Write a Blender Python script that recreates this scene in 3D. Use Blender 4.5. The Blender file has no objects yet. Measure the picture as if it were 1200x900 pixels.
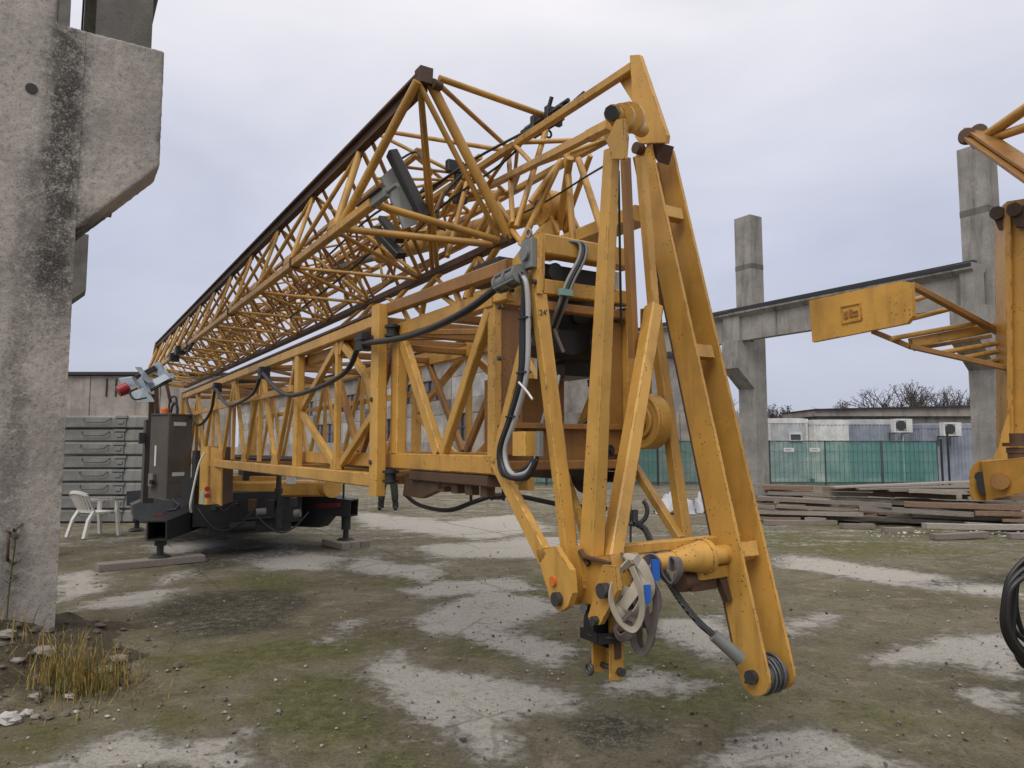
import bpy, math, random
import numpy as np
from mathutils import Vector, Matrix, Euler, noise as mnoise
random.seed(11)
SC = bpy.context.scene
COL = SC.collection
V = Vector
# ------------------------------------------------------------------ camera calibration
CH = 1.6                       # camera height above the ground
FPX, HZ = 850.0, 523.0         # focal length and horizon, in pixels of the 1200 px wide photograph
TILT = math.atan((HZ - 450) / FPX)
CT, ST = math.cos(TILT), math.sin(TILT)
def ray(px, py):
    u, v = (px - 600) / FPX, (450 - py) / FPX
    return V((u, CT - v * ST, ST + v * CT))
_r = ray(65, 523)
DD = V((_r.x, _r.y, 0)).normalized()      # long direction of the yard: crane, column rows and hall all follow it
PP = V((DD.y, -DD.x, 0))                  # sideways, to the right
UP = V((0, 0, 1))
CAM = V((0, 0, CH))
def W(L, t, z): return PP * L + DD * t + UP * z
def at_L(px, py, L):
    r = ray(px, py); return CAM + r * (L / r.dot(PP))
def at_t(px, py, t):
    r = ray(px, py); return CAM + r * (t / r.dot(DD))
def at_D(px, py, D):
    r = ray(px, py); return CAM + r * (D / r.y)
def at_z(px, py, z=0.0):
    r = ray(px, py); return CAM + r * ((z - CH) / r.z)
def Lof(v): return v.dot(PP)
def tof(v): return v.dot(DD)

# ------------------------------------------------------------------ mesh builder
class MB:
    def __init__(s): s.v = []; s.f = []; s.s = []
    def add(s, vs, fs, smooth=False):
        o = len(s.v); s.v += [V(x) for x in vs]
        for f in fs: s.f.append(tuple(i + o for i in f)); s.s.append(smooth)
    def bar(s, A, B, w, h, side=None, ch=0.12, w2=None, h2=None):
        """rectangular bar A-B, w along side, h across; chamfered long edges"""
        A, B = V(A), V(B); ax = (B - A).normalized()
        side = V(side) if side is not None else PP
        sd = side - ax * side.dot(ax)
        if sd.length < 1e-4: sd = ax.orthogonal()
        sd.normalize(); ot = ax.cross(sd)
        w2 = w if w2 is None else w2; h2 = h if h2 is None else h2
        def ring(c, w, h):
            k = min(w, h) * ch
            pts = [(w/2, h/2-k), (w/2-k, h/2), (-w/2+k, h/2), (-w/2, h/2-k), (-w/2, -h/2+k), (-w/2+k, -h/2), (w/2-k, -h/2), (w/2, -h/2+k)]
            return [c + sd * a + ot * b for a, b in pts]
        r0, r1 = ring(A, w, h), ring(B, w2, h2)
        s.add(r0 + r1, [(i, (i+1) % 8, 8 + (i+1) % 8, 8 + i) for i in range(8)] + [tuple(range(7, -1, -1)), tuple(range(8, 16))])
        return s
    def box(s, c, sx, sy, sz, X=None, Y=None, Z=None):
        c = V(c); X = V(X) if X is not None else V((1,0,0)); Y = V(Y) if Y is not None else V((0,1,0)); Z = V(Z) if Z is not None else UP
        m = min(sx, sy, sz)
        return s.bar(c - Z * sz/2, c + Z * sz/2, sx, sy, X, ch=min(.12, .01 / max(m, 1e-3)))
    def tube(s, A, B, r, n=10, r2=None, caps=True):
        A, B = V(A), V(B); ax = (B - A).normalized(); a = ax.orthogonal().normalized(); b = ax.cross(a)
        r2 = r if r2 is None else r2
        cs = [(math.cos(2*math.pi*i/n), math.sin(2*math.pi*i/n)) for i in range(n)]
        r0 = [A + (a*c + b*d) * r for c, d in cs]; r1 = [B + (a*c + b*d) * r2 for c, d in cs]
        s.add(r0 + r1, [(i, (i+1) % n, n + (i+1) % n, n + i) for i in range(n)], True)
        if caps:
            s.add(r0, [tuple(range(n-1, -1, -1))]); s.add(r1, [tuple(range(n))])
        return s
    def path(s, pts, r, n=8, flat=None, side=None):
        """swept tube through pts; flat=(w,h) makes a strap section"""
        pts = [V(p) for p in pts]; k = len(pts)
        tang = [((pts[min(i+1, k-1)] - pts[max(i-1, 0)])).normalized() for i in range(k)]
        nrm = V(side) if side is not None else tang[0].orthogonal()
        rings = []
        for i in range(k):
            nrm = nrm - tang[i] * nrm.dot(tang[i])
            if nrm.length < 1e-5: nrm = tang[i].orthogonal()
            nrm.normalize(); b = tang[i].cross(nrm)
            rr = r[i] if isinstance(r, (list, tuple)) else r
            if flat:
                w, h = flat; sq = [(w/2, h/2), (-w/2, h/2), (-w/2, -h/2), (w/2, -h/2)]
                rings.append([pts[i] + nrm*a + b*c for a, c in sq])
            else:
                rings.append([pts[i] + nrm*math.cos(2*math.pi*j/n)*rr + b*math.sin(2*math.pi*j/n)*rr for j in range(n)])
        m = len(rings[0]); vs = [p for g in rings for p in g]
        fs = [(i*m + j, i*m + (j+1) % m, (i+1)*m + (j+1) % m, (i+1)*m + j) for i in range(k-1) for j in range(m)]
        s.add(vs, fs, not flat)
        s.add(rings[0], [tuple(range(m-1, -1, -1))]); s.add(rings[-1], [tuple(range(m))])
        return s
    def plate(s, pts, vec):
        """polygon extruded by vec"""
        pts = [V(p) for p in pts]; n = len(pts); vec = V(vec)
        nn = V((0,0,0))
        for i in range(n): nn += (pts[i] - pts[0]).cross(pts[(i+1) % n] - pts[0])
        if nn.dot(vec) > 0: pts.reverse()
        q = [p + vec for p in pts]
        s.add(pts + q, [tuple(range(n)), tuple(range(2*n-1, n-1, -1))] + [(i, n+i, n+(i+1) % n, (i+1) % n) for i in range(n)])
        return s
    def disc(s, c, ax, r, th, n=20): ax = V(ax).normalized(); return s.tube(V(c) - ax*th/2, V(c) + ax*th/2, r, n)
    def ring(s, c, ax, R, r, n=20, m=8, frac=1.0, start=None):
        ax = V(ax).normalized(); a = V(start).normalized() if start is not None else ax.orthogonal().normalized(); b = ax.cross(a)
        k = n if frac >= 1 else n + 1
        vs = []
        for i in range(k):
            t = 2*math.pi*i*frac/n; d = a*math.cos(t) + b*math.sin(t)
            for j in range(m):
                q = 2*math.pi*j/m; vs.append(V(c) + d*(R + r*math.cos(q)) + ax*r*math.sin(q))
        fs = [(i*m+j, ((i+1) % k)*m+j, ((i+1) % k)*m+(j+1) % m, i*m+(j+1) % m) for i in range(n) for j in range(m)]
        s.add(vs, fs, True); return s
    def ball(s, c, r, sx=1, sy=1, sz=1, jit=0.0, nu=10, nv=7, seed=0):
        c = V(c); vs = [c + V((0,0,r*sz))]; rnd = random.Random(seed)
        for j in range(1, nv):
            th = math.pi*j/nv
            for i in range(nu):
                ph = 2*math.pi*i/nu; k = 1 + rnd.uniform(-jit, jit)
                vs.append(c + V((math.sin(th)*math.cos(ph)*r*sx, math.sin(th)*math.sin(ph)*r*sy, math.cos(th)*r*sz))*k)
        vs.append(c - V((0,0,r*sz))); fs = [(0, 1+i, 1+(i+1) % nu) for i in range(nu)]
        for j in range(nv-2):
            for i in range(nu): fs.append((1+j*nu+i, 1+(j+1)*nu+i, 1+(j+1)*nu+(i+1) % nu, 1+j*nu+(i+1) % nu))
        e = len(vs)-1; o = 1+(nv-2)*nu
        fs += [(o+i, e, o+(i+1) % nu) for i in range(nu)]
        s.add(vs, fs, jit < .02); return s

ORG = {}
def link(name, mb, mat, parent=None, loc=None):
    o0 = ORG[parent.name] if parent is not None else (V(loc) if loc is not None else None)
    if o0 is None:
        xs = [v for v in mb.v]; zmin = min(v.z for v in xs)
        o0 = V((sum(v.x for v in xs)/len(xs), sum(v.y for v in xs)/len(xs), zmin))
    me = bpy.data.meshes.new(name)
    me.from_pydata([tuple(v - o0) for v in mb.v], [], mb.f)
    me.polygons.foreach_set('use_smooth', mb.s); me.update()
    if mat is not None: me.materials.append(mat)
    o = bpy.data.objects.new(name, me); COL.objects.link(o)
    if parent is not None: o.parent = parent
    else: o.location = o0
    ORG[o.name] = o0
    return o
def tag(o, label=None, cat=None, group=None, kind=None):
    for k, x in (('label', label), ('category', cat), ('group', group), ('kind', kind)):
        if x: o[k] = x
    return o
def thing(name, loc, label, cat, group=None):
    o = bpy.data.objects.new(name, None); COL.objects.link(o); o.location = V(loc); o.empty_display_size = .2
    ORG[o.name] = V(loc)
    return tag(o, label, cat, group)
def kids(o): return [c for c in bpy.data.objects if c.parent == o]
def copy_tree(o, parent=None):
    c = o.copy(); COL.objects.link(c); ORG[c.name] = ORG[o.name]
    if parent is not None: c.parent = parent
    for ch in kids(o): copy_tree(ch, c)
    return c
def curve(pts, n=8):
    """Catmull-Rom through pts"""
    P = [V(p) for p in pts]; P = [P[0]*2-P[1]] + P + [P[-1]*2-P[-2]]; out = []
    for i in range(1, len(P)-2):
        a, b, c, d = P[i-1:i+3]
        for j in range(n):
            t = j/n
            out.append(.5*((2*b) + (c-a)*t + (2*a-5*b+4*c-d)*t*t + (3*b-a-3*c+d)*t**3))
    out.append(P[-2]); return out

# ------------------------------------------------------------------ materials
class NT:
    def __init__(s, name):
        s.m = bpy.data.materials.new(name); s.m.use_nodes = True; s.t = s.m.node_tree; s.n = s.t.nodes; s.n.clear()
        s.out = s.n.new('ShaderNodeOutputMaterial'); s.b = s.n.new('ShaderNodeBsdfPrincipled'); s.L(s.b.outputs[0], s.out.inputs[0])
        s.tc = s.n.new('ShaderNodeTexCoord'); s.co = s.tc.outputs['Object']
    def L(s, a, b): s.t.links.new(a, b)
    def val(s, sock, x):
        if isinstance(x, (int, float)): sock.default_value = x
        elif isinstance(x, tuple): sock.default_value = x if len(x) == len(sock.default_value) else x + (1,)
        else: s.L(x, sock)
    def mapping(s, scale=(1,1,1), rot=(0,0,0), loc=(0,0,0), co=None):
        m = s.n.new('ShaderNodeMapping'); m.inputs['Scale'].default_value = scale; m.inputs['Rotation'].default_value = rot; m.inputs['Location'].default_value = loc
        s.L(co or s.co, m.inputs[0]); return m.outputs[0]
    def noise(s, scale, detail=4, rough=.6, co=None, dist=0):
        n = s.n.new('ShaderNodeTexNoise'); n.inputs['Scale'].default_value = scale; n.inputs['Detail'].default_value = detail
        n.inputs['Roughness'].default_value = rough; n.inputs['Distortion'].default_value = dist
        s.L(co or s.co, n.inputs['Vector']); return n.outputs[0]
    def voro(s, scale, feature='F1', co=None, rand=1.0):
        n = s.n.new('ShaderNodeTexVoronoi'); n.feature = feature; n.inputs['Scale'].default_value = scale; n.inputs['Randomness'].default_value = rand
        s.L(co or s.co, n.inputs['Vector']); return n.outputs['Distance']
    def ramp(s, fac, stops, interp='LINEAR'):
        r = s.n.new('ShaderNodeValToRGB'); r.color_ramp.interpolation = interp; e = r.color_ramp.elements
        while len(e) < len(stops): e.new(.5)
        for el, (p, c) in zip(e, stops):
            el.position = p; el.color = (c, c, c, 1) if isinstance(c, (int, float)) else tuple(c) + (1,)
        s.L(fac, r.inputs[0]); return r.outputs[0]
    def mix(s, f, a, b, mode='MIX'):
        m = s.n.new('ShaderNodeMix'); m.data_type = 'RGBA'; m.blend_type = mode
        s.val(m.inputs[0], f); s.val(m.inputs[6], a); s.val(m.inputs[7], b); return m.outputs[2]
    def math(s, op, a, b=0.0, c=0.0, clamp=False):
        m = s.n.new('ShaderNodeMath'); m.operation = op; m.use_clamp = clamp
        s.val(m.inputs[0], a); s.val(m.inputs[1], b); s.val(m.inputs[2], c); return m.outputs[0]
    def sep(s, co=None):
        m = s.n.new('ShaderNodeSeparateXYZ'); s.L(co or s.co, m.inputs[0]); return m.outputs
    def attr(s, name):
        a = s.n.new('ShaderNodeAttribute'); a.attribute_name = name; return a.outputs['Fac']
    def smooth(s, x, a, b):
        m = s.n.new('ShaderNodeMapRange'); m.interpolation_type = 'SMOOTHSTEP'
        s.val(m.inputs[0], x); m.inputs[1].default_value = a; m.inputs[2].default_value = b; return m.outputs[0]
    def bump(s, h, strength=.3, dist=.01):
        b = s.n.new('ShaderNodeBump'); b.inputs['Strength'].default_value = strength; b.inputs['Distance'].default_value = dist
        s.L(h, b.inputs['Height']); s.L(b.outputs[0], s.b.inputs['Normal'])
    def fin(s, col, rough=.6, metal=0.0, spec=None):
        s.val(s.b.inputs['Base Color'], col); s.val(s.b.inputs['Roughness'], rough); s.val(s.b.inputs['Metallic'], metal)
        if spec is not None: s.b.inputs['Specular IOR Level'].default_value = spec
        return s.m

def m_paint(name, base, chips=.5, edge=0, rust=(.055,.022,.010), rough=.42, dirt=.35, grime=(.16,.085,.03)):
    """weathered paint: fading, rust freckles, streaks of dirt"""
    k = NT(name)
    big = k.noise(1.7, 5, .6); mid = k.noise(9, 5, .65); fine = k.noise(70, 3, .6)
    c = k.mix(k.smooth(big, .35, .7), base, tuple(x*.68 for x in base))
    c = k.mix(k.math('MULTIPLY', k.smooth(k.noise(4.3, 6, .7), .50, .74), .5), c, tuple(x*.6 for x in base))
    c = k.mix(k.math('MULTIPLY', k.smooth(mid, .5, .8), .35), c, tuple(min(1, x*1.12+.01) for x in base))
    st = k.noise(7, 4, .6, k.mapping((1,1,.12)))
    c = k.mix(k.math('MULTIPLY', k.smooth(st, .5, .78), dirt), c, grime)
    # freckles of rust, gathered in patches
    dots = k.voro(38); dotm = k.smooth(k.noise(3.2, 3, .6), .62 - .12*chips, .74 - .12*chips)
    f1 = k.math('MULTIPLY', k.smooth(dots, .20, .12), dotm)
    blot = k.smooth(k.noise(24, 5, .72), .715 - .05*chips, .745 - .05*chips)
    f = k.math('MAXIMUM', f1, blot)
    if edge:                                                         # bare metal along knocked edges
        bv = k.n.new('ShaderNodeBevel'); bv.samples = 4; bv.inputs['Radius'].default_value = .009
        ge = k.n.new('ShaderNodeNewGeometry'); dp = k.n.new('ShaderNodeVectorMath'); dp.operation = 'DOT_PRODUCT'
        k.L(bv.outputs[0], dp.inputs[0]); k.L(ge.outputs['Normal'], dp.inputs[1])
        em = k.math('MULTIPLY', k.smooth(dp.outputs['Value'], .985, .90), k.smooth(k.noise(11, 6, .75), .555 - .03*edge, .60 - .03*edge))
        f = k.math('MAXIMUM', f, em)
    c = k.mix(f, c, k.mix(fine, rust, tuple(min(1, x*2.6) for x in rust)))
    k.bump(k.mix(f, fine, (0,0,0)), .15, .004)
    return k.fin(c, k.mix(f, k.math('MULTIPLY_ADD', mid, .25, rough-.1), (.9,.9,.9)))
def m_plain(name, base, rough=.6, metal=0, var=.25, scale=6, bump=.1, spec=None):
    k = NT(name); n = k.noise(scale, 6, .65); f = k.noise(scale*12, 3, .6)
    c = k.mix(n, tuple(x*(1-var) for x in base), tuple(min(1, x*(1+var)) for x in base))
    c = k.mix(k.math('MULTIPLY', f, .25), c, tuple(x*.6 for x in base))
    if bump: k.bump(f, bump, .004)
    return k.fin(c, rough, metal, spec)
def m_concrete(name, base, stain=.6, streak=True, pores=1.0, scale=1.0, marks=None, warm=(.30,.27,.25)):
    k = NT(name)
    big = k.noise(.9*scale, 6, .65); mid = k.noise(5*scale, 6, .7); fine = k.noise(55*scale, 5, .7); grit = k.noise(160*scale, 3, .65)
    c = k.mix(k.smooth(big, .3, .7), tuple(x*.66 for x in base), tuple(x*1.28 for x in base))
    c = k.mix(k.math('MULTIPLY', k.smooth(mid, .45, .75), .5), c, warm)
    if streak:
        st = k.noise(3.2*scale, 6, .7, k.mapping((1,1,.10)))
        c = k.mix(k.math('MULTIPLY', k.smooth(st, .48, .72), stain), c, tuple(x*.22 for x in base))
    if marks:                                                        # broad dark water stains (own place on the object): (x0, half width, z0, z1)
        xyz = k.sep()
        for (ax, x0, hw, z0, z1, amt) in marks:
            w = k.math('ADD', k.math('SUBTRACT', xyz[ax], x0), k.math('MULTIPLY', k.math('SUBTRACT', k.noise(2.6, 6, .7), .5), .38))
            f = k.smooth(k.math('ABSOLUTE', w), hw, hw*.25)
            f = k.math('MULTIPLY', f, k.math('MULTIPLY', k.smooth(xyz[2], z0-.5, z0+.4), k.smooth(xyz[2], z1+.25, z1-.2)))
            f = k.math('MULTIPLY', f, k.smooth(k.math('ADD', k.math('MULTIPLY', fine, .6), k.math('MULTIPLY', mid, .4)), .32, .56))
            c = k.mix(k.math('MULTIPLY', f, amt), c, (.028,.026,.024))
    mt = k.noise(20*scale, 6, .75); c = k.mix(k.math('MULTIPLY', k.smooth(mt, .52, .66), .34*pores), c, tuple(x*.42 for x in base)); c = k.mix(k.math('MULTIPLY', k.smooth(mt, .46, .36), .22*pores), c, tuple(min(1, x*1.35) for x in base))
    c = k.mix(k.math('MULTIPLY', k.smooth(fine, .54, .68), .62*pores), c, tuple(x*.28 for x in base))
    c = k.mix(k.math('MULTIPLY', k.smooth(grit, .58, .70), .5*pores), c, tuple(min(1, x*1.5) for x in base))
    k.bump(k.math('ADD', k.math('MULTIPLY', fine, .7), k.math('MULTIPLY', grit, .4)), .55*pores, .012)
    return k.fin(c, .9)
def m_wood(name, lo, hi):
    k = NT(name); oi = k.n.new('ShaderNodeObjectInfo')
    g = k.noise(5, 6, .7, k.mapping((.6,9,9))); g2 = k.noise(30, 4, .7, k.mapping((.4,6,6)))
    c = k.mix(g, lo, hi); c = k.mix(k.math('MULTIPLY', k.smooth(g2, .5, .62), .7), c, tuple(x*.3 for x in lo))
    c = k.mix(k.math('MULTIPLY', oi.outputs['Random'], .75), c, k.mix(g, (.09,.068,.052), (.27,.225,.185)))
    k.bump(g2, .5, .008)
    return k.fin(c, .85)

YEL  = m_paint('yellow_paint', (.63,.350,.074), .85, 1.5, dirt=.58, grime=(.19,.095,.028))
YELR = m_paint('yellow_paint_rusty', (.57,.308,.062), 1.2, 1.9, dirt=.65, grime=(.14,.068,.022))
YELB = m_paint('yellow_paint_brown', (.34,.165,.042), 1.1, dirt=.65, grime=(.08,.038,.018))  # browner, grimy yellow; also carries the shade of inner and rear members
YELT = m_paint('yellow_paint_tube', (.56,.308,.068), 1.0, dirt=.62, grime=(.10,.055,.025))
RUST = m_paint('rusty_rail', (.10,.052,.028), 1.0, dirt=.6, grime=(.03,.018,.012), rough=.6)
BLACK = m_plain('black_steel', (.022,.022,.023), .5, .0, .4)
DGREY = m_paint('dark_grey_paint', (.020,.020,.021), .4, dirt=.3, grime=(.035,.03,.024), rough=.55)
CAB  = m_paint('brown_grey_paint', (.115,.102,.090), .2, dirt=.35, grime=(.06,.05,.04), rough=.45)
GALV = m_plain('galvanised_steel', (.42,.50,.56), .38, .55, .2, 12)
STEEL = m_plain('bolt_steel', (.10,.105,.11), .42, .7, .35, 20)
GREYB = m_plain('grey_fitting', (.22,.23,.22), .5, .2, .25, 15)
REDP = m_plain('red_lamp', (.30,.02,.03), .35, 0, .2)
REDS = m_plain('red_strut', (.20,.02,.02), .5, 0, .4)
ORNG = m_plain('orange_plastic', (.65,.16,.03), .45, 0, .2)
RUBB = m_plain('black_rubber', (.018,.018,.019), .38, 0, .3, 20, .05)
ROPE = None
WHITEP = m_plain('white_plastic', (.66,.64,.60), .4, 0, .12, 8, .03)
LABELM = m_plain('white_label', (.68,.68,.66), .5, 0, .1)
def rope_mat():
    k = NT('wire_rope_steel'); w = k.n.new('ShaderNodeTexWave'); w.bands_direction = 'DIAGONAL'; w.inputs['Scale'].default_value = 45; w.inputs['Distortion'].default_value = .6
    k.L(k.co, w.inputs['Vector']); c = k.mix(w.outputs[1], (.02,.022,.022), (.15,.16,.165)); k.bump(w.outputs[1], .8, .006); return k.fin(c, .5, .5)
ROPE = rope_mat()
CONC = m_concrete('weathered_concrete', (.30,.285,.265), .5)
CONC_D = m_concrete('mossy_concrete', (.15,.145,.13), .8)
CONC_L = m_concrete('pale_concrete', (.40,.39,.37), .45)
CONC_B = m_concrete('ballast_concrete', (.21,.21,.20), .35, pores=.6)
WALLC = m_concrete('panel_wall_concrete', (.31,.28,.25), .45, pores=.6, warm=(.27,.22,.185))
WOOD = m_wood('weathered_wood', (.15,.125,.095), (.44,.39,.33))
STONE = m_concrete('stone', (.30,.27,.24), .2, False, scale=3)
STONEW = m_concrete('pale_stone', (.52,.50,.47), .1, False, scale=3)
# ================================================================== camera, sky, sun
cam = bpy.data.cameras.new('camera'); co = bpy.data.objects.new('camera', cam); COL.objects.link(co)
co.location = CAM; co.rotation_euler = (math.pi/2 + TILT, 0, 0)
cam.sensor_width = 36; cam.lens = 36 * FPX / 1200; cam.clip_end = 2000; cam.clip_start = .05
SC.camera = co
SC.view_settings.view_transform = 'Standard'; SC.view_settings.look = 'None'; SC.view_settings.exposure = 0.0; SC.view_settings.gamma = 1
SUN_EL, SUN_AZ = math.radians(50), math.radians(-155)      # azimuth from +Y, clockwise: behind the camera, to the left
wd = bpy.data.worlds.new('World'); SC.world = wd; wd.use_nodes = True
nt = wd.node_tree; nt.nodes.clear()
wo = nt.nodes.new('ShaderNodeOutputWorld'); bg = nt.nodes.new('ShaderNodeBackground'); nt.links.new(bg.outputs[0], wo.inputs[0])
sky = nt.nodes.new('ShaderNodeTexSky'); sky.sky_type = 'NISHITA'; sky.sun_disc = False; sky.sun_elevation = SUN_EL; sky.sun_rotation = SUN_AZ
bg.inputs[1].default_value = .10
tc = nt.nodes.new('ShaderNodeTexCoord'); sp = nt.nodes.new('ShaderNodeSeparateXYZ'); nt.links.new(tc.outputs['Generated'], sp.inputs[0])
mp = nt.nodes.new('ShaderNodeMapping'); mp.inputs['Scale'].default_value = (1, 1, 2.6); nt.links.new(tc.outputs['Generated'], mp.inputs[0])
nz = nt.nodes.new('ShaderNodeTexNoise'); nz.inputs['Scale'].default_value = 2.1; nz.inputs['Detail'].default_value = 6; nz.inputs['Roughness'].default_value = .5; nz.inputs['Distortion'].default_value = .4
nt.links.new(mp.outputs[0], nz.inputs['Vector'])
cr = nt.nodes.new('ShaderNodeValToRGB'); nt.links.new(nz.outputs[0], cr.inputs[0])
cr.color_ramp.elements[0].position = .32; cr.color_ramp.elements[0].color = (5.2, 5.45, 6.45, 1)
cr.color_ramp.elements[1].position = .70; cr.color_ramp.elements[1].color = (6.75, 6.9, 7.75, 1)
# an overcast sky is brightest overhead
el = nt.nodes.new('ShaderNodeMapRange'); el.interpolation_type = 'SMOOTHSTEP'; nt.links.new(sp.outputs[2], el.inputs[0])
el.inputs[1].default_value = .05; el.inputs[2].default_value = .95; el.inputs[3].default_value = .93; el.inputs[4].default_value = 1.8
ml = nt.nodes.new('ShaderNodeMix'); ml.data_type = 'RGBA'; ml.blend_type = 'MULTIPLY'; ml.inputs[0].default_value = 1
nt.links.new(cr.outputs[0], ml.inputs[6]); nt.links.new(el.outputs[0], ml.inputs[7])
tn = nt.nodes.new('ShaderNodeMapRange'); nt.links.new(sp.outputs[2], tn.inputs[0]); tn.inputs[1].default_value = .25; tn.inputs[2].default_value = .75
tm = nt.nodes.new('ShaderNodeMix'); tm.data_type = 'RGBA'; tm.inputs[6].default_value = (.985, 1.0, 1.05, 1); tm.inputs[7].default_value = (1.12, 1.02, .84, 1); nt.links.new(tn.outputs[0], tm.inputs[0])
m2 = nt.nodes.new('ShaderNodeMix'); m2.data_type = 'RGBA'; m2.blend_type = 'MULTIPLY'; m2.inputs[0].default_value = 1
nt.links.new(ml.outputs[2], m2.inputs[6]); nt.links.new(tm.outputs[2], m2.inputs[7])
mx = nt.nodes.new('ShaderNodeMix'); mx.data_type = 'RGBA'; mx.inputs[0].default_value = .92
nt.links.new(sky.outputs[0], mx.inputs[6]); nt.links.new(m2.outputs[2], mx.inputs[7]); nt.links.new(mx.outputs[2], bg.inputs[0])
sl = bpy.data.lights.new('sun', 'SUN'); sl.energy = 1.5; sl.angle = math.radians(35); sl.color = (1, .955, .88)
so = bpy.data.objects.new('sun', sl); COL.objects.link(so)
sv = V((math.sin(SUN_AZ)*math.cos(SUN_EL), math.cos(SUN_AZ)*math.cos(SUN_EL), math.sin(SUN_EL)))
so.rotation_euler = sv.to_track_quat('Z', 'Y').to_euler(); so.location = sv * 30

# ================================================================== ground
def gpoly(pts): return np.array([tuple(at_z(x, y).xy) for x, y in pts])
PALE = [
 [(415,775),(470,760),(500,782),(600,792),(640,802),(692,817),(688,832),(640,836),(600,850),(612,890),(560,896),(520,862),(470,832),(430,802)],
 [(480,722),(560,692),(640,700),(662,716),(600,735),(690,760),(655,783),(600,772),(545,745),(490,745)],
 [(700,804),(755,781),(835,800),(800,815),(715,815)],
 [(66,675),(110,668),(124,690),(90,702),(66,706)],
 [(95,704),(180,690),(224,689),(180,708),(88,716)],
 [(195,676),(216,668),(218,674),(190,684)],
 [(100,870),(160,850),(178,862),(230,862),(305,850),(285,872),(335,905),(20,905)],
 [(370,752),(408,726),(428,726),(398,756)],
 [(880,856),(960,845),(1010,870),(1110,905),(815,905),(830,882)],
 [(1010,765),(1100,745),(1210,738),(1210,800),(1120,780),(1020,780)],
 [(880,736),(960,714),(988,722),(935,748)],
 [(275,655),(330,640),(398,654),(380,666),(330,667)],
 [(400,664),(430,652),(482,664),(520,658),(505,682),(445,672)],
 [(470,690),(520,680),(600,676),(632,690),(560,694),(500,702)],
 [(760,725),(850,722),(880,760),(830,775),(770,745)],
 [(1120,800),(1200,810),(1200,840),(1140,835)],
 [(420,600),(520,612),(600,604),(640,620),(560,630),(440,616)],
 [(500,640),(640,630),(700,640),(620,652),(520,652)],
 [(920,650),(1060,668),(1200,690),(1200,702),(1040,684),(920,664)],
 [(180,640),(240,632),(300,640),(220,648)],
]
MOSS = [
 [(640,742),(760,728),(880,800),(930,815),(850,840),(740,795),(690,765)],
 [(560,725),(640,742),(700,775),(760,790),(900,830),(860,850),(760,830),(700,800),(640,770)],
 [(520,752),(600,748),(650,770),(600,778),(540,770)], [(930,560),(1100,575),(1200,600),(1200,640),(1000,625),(880,612)], [(300,800),(420,790),(460,860),(380,880),(300,850)], [(0,850),(90,840),(60,890),(0,900)],
 [(540,690),(640,672),(660,700),(560,704)],
 [(900,838),(1020,825),(1120,850),(960,850)],
 [(170,832),(210,822),(235,838),(200,858),(175,850)],
 [(190,770),(330,745),(480,745),(420,770),(240,800)],
 [(250,680),(330,668),(380,690),(300,700)],
 [(420,680),(500,668),(560,680),(470,690)],
 [(860,620),(1050,632),(1180,650),(1000,655),(880,640)],
 [(690,690),(760,700),(840,715),(760,722),(700,712)],
 [(400,860),(470,880),(520,900),(430,905)],
]
DARK = [
 [(155,722),(200,700),(270,690),(350,688),(378,705),(340,735),(260,750),(190,746)],
 [(640,850),(720,830),(780,845),(760,880),(680,880)],
 [(160,655),(330,625),(420,640),(300,660),(240,672)],  # dark belt on the ground under the crane chassis
 [(1040,680),(1200,668),(1200,684),(1100,690)],
 [(0,770),(70,752),(150,770),(120,800),(0,840)],
]
def sdist(P, poly):
    """signed distance (positive inside) of points P to polygon, in metres"""
    n = len(poly); d = np.full(len(P), 1e9); ins = np.zeros(len(P), bool)
    for i in range(n):
        a, b = poly[i], poly[(i+1) % n]; e = b - a; w = P - a
        t = np.clip((w @ e) / max(e @ e, 1e-9), 0, 1)
        d = np.minimum(d, np.hypot(*(w - t[:, None]*e).T))
        c = (a[1] > P[:, 1]) != (b[1] > P[:, 1])
        with np.errstate(divide='ignore', invalid='ignore'): x = (b[0]-a[0])*(P[:, 1]-a[1])/(b[1]-a[1]) + a[0]
        ins ^= c & (P[:, 0] < x)
    return np.where(ins, d, -d)
def field(P, polys, soft):
    f = np.full(len(P), -1.0)
    for q in polys:
        g = gpoly(q); dd = np.linalg.norm(g.mean(0)); f = np.maximum(f, sdist(P, g) / (soft * (0.5 + dd/8)))
    return np.clip(f, -1, 1) * .5 + .5
xs = sorted(set([round(-9 + i*.1, 3) for i in range(181)] + [s*v for s in (-1, 1) for v in (9.6,10.4,11.4,12.6,14,16,18.5,21.5,25,30,36,45,60,90,140,250,500,1200)]))
ys = sorted(set([round(1.6 + i*.08, 3) for i in range(100)] + [round(9.7 + i*.16, 3) for i in range(60)] + [19.8,20.6,21.6,23,25,27.5,31,35,40,48,60,80,120,200,400,900,1500] + [1.2,.6,-.4,-2,-5,-10,-20,-50,-120,-300]))
X, Y = np.meshgrid(xs, ys); P = np.column_stack([X.ravel(), Y.ravel()])
Z = np.zeros(len(P))
near = (np.abs(P[:, 0]) < 12) & (P[:, 1] < 22)
for i in np.nonzero(near)[0]:
    x, y = P[i]; Z[i] = .012*mnoise.noise((x*.9, y*.9, 3)) + .006*mnoise.noise((x*4, y*4, 1)) - .006
vs = np.column_stack([P, Z]); nx, ny = len(xs), len(ys)
idx = np.arange(nx*ny).reshape(ny, nx)
fs = np.stack([idx[:-1, :-1], idx[:-1, 1:], idx[1:, 1:], idx[1:, :-1]], -1).reshape(-1, 4)
me = bpy.data.meshes.new('ground'); me.from_pydata(vs.tolist(), [], fs.tolist())
me.polygons.foreach_set('use_smooth', [True]*len(fs))
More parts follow.
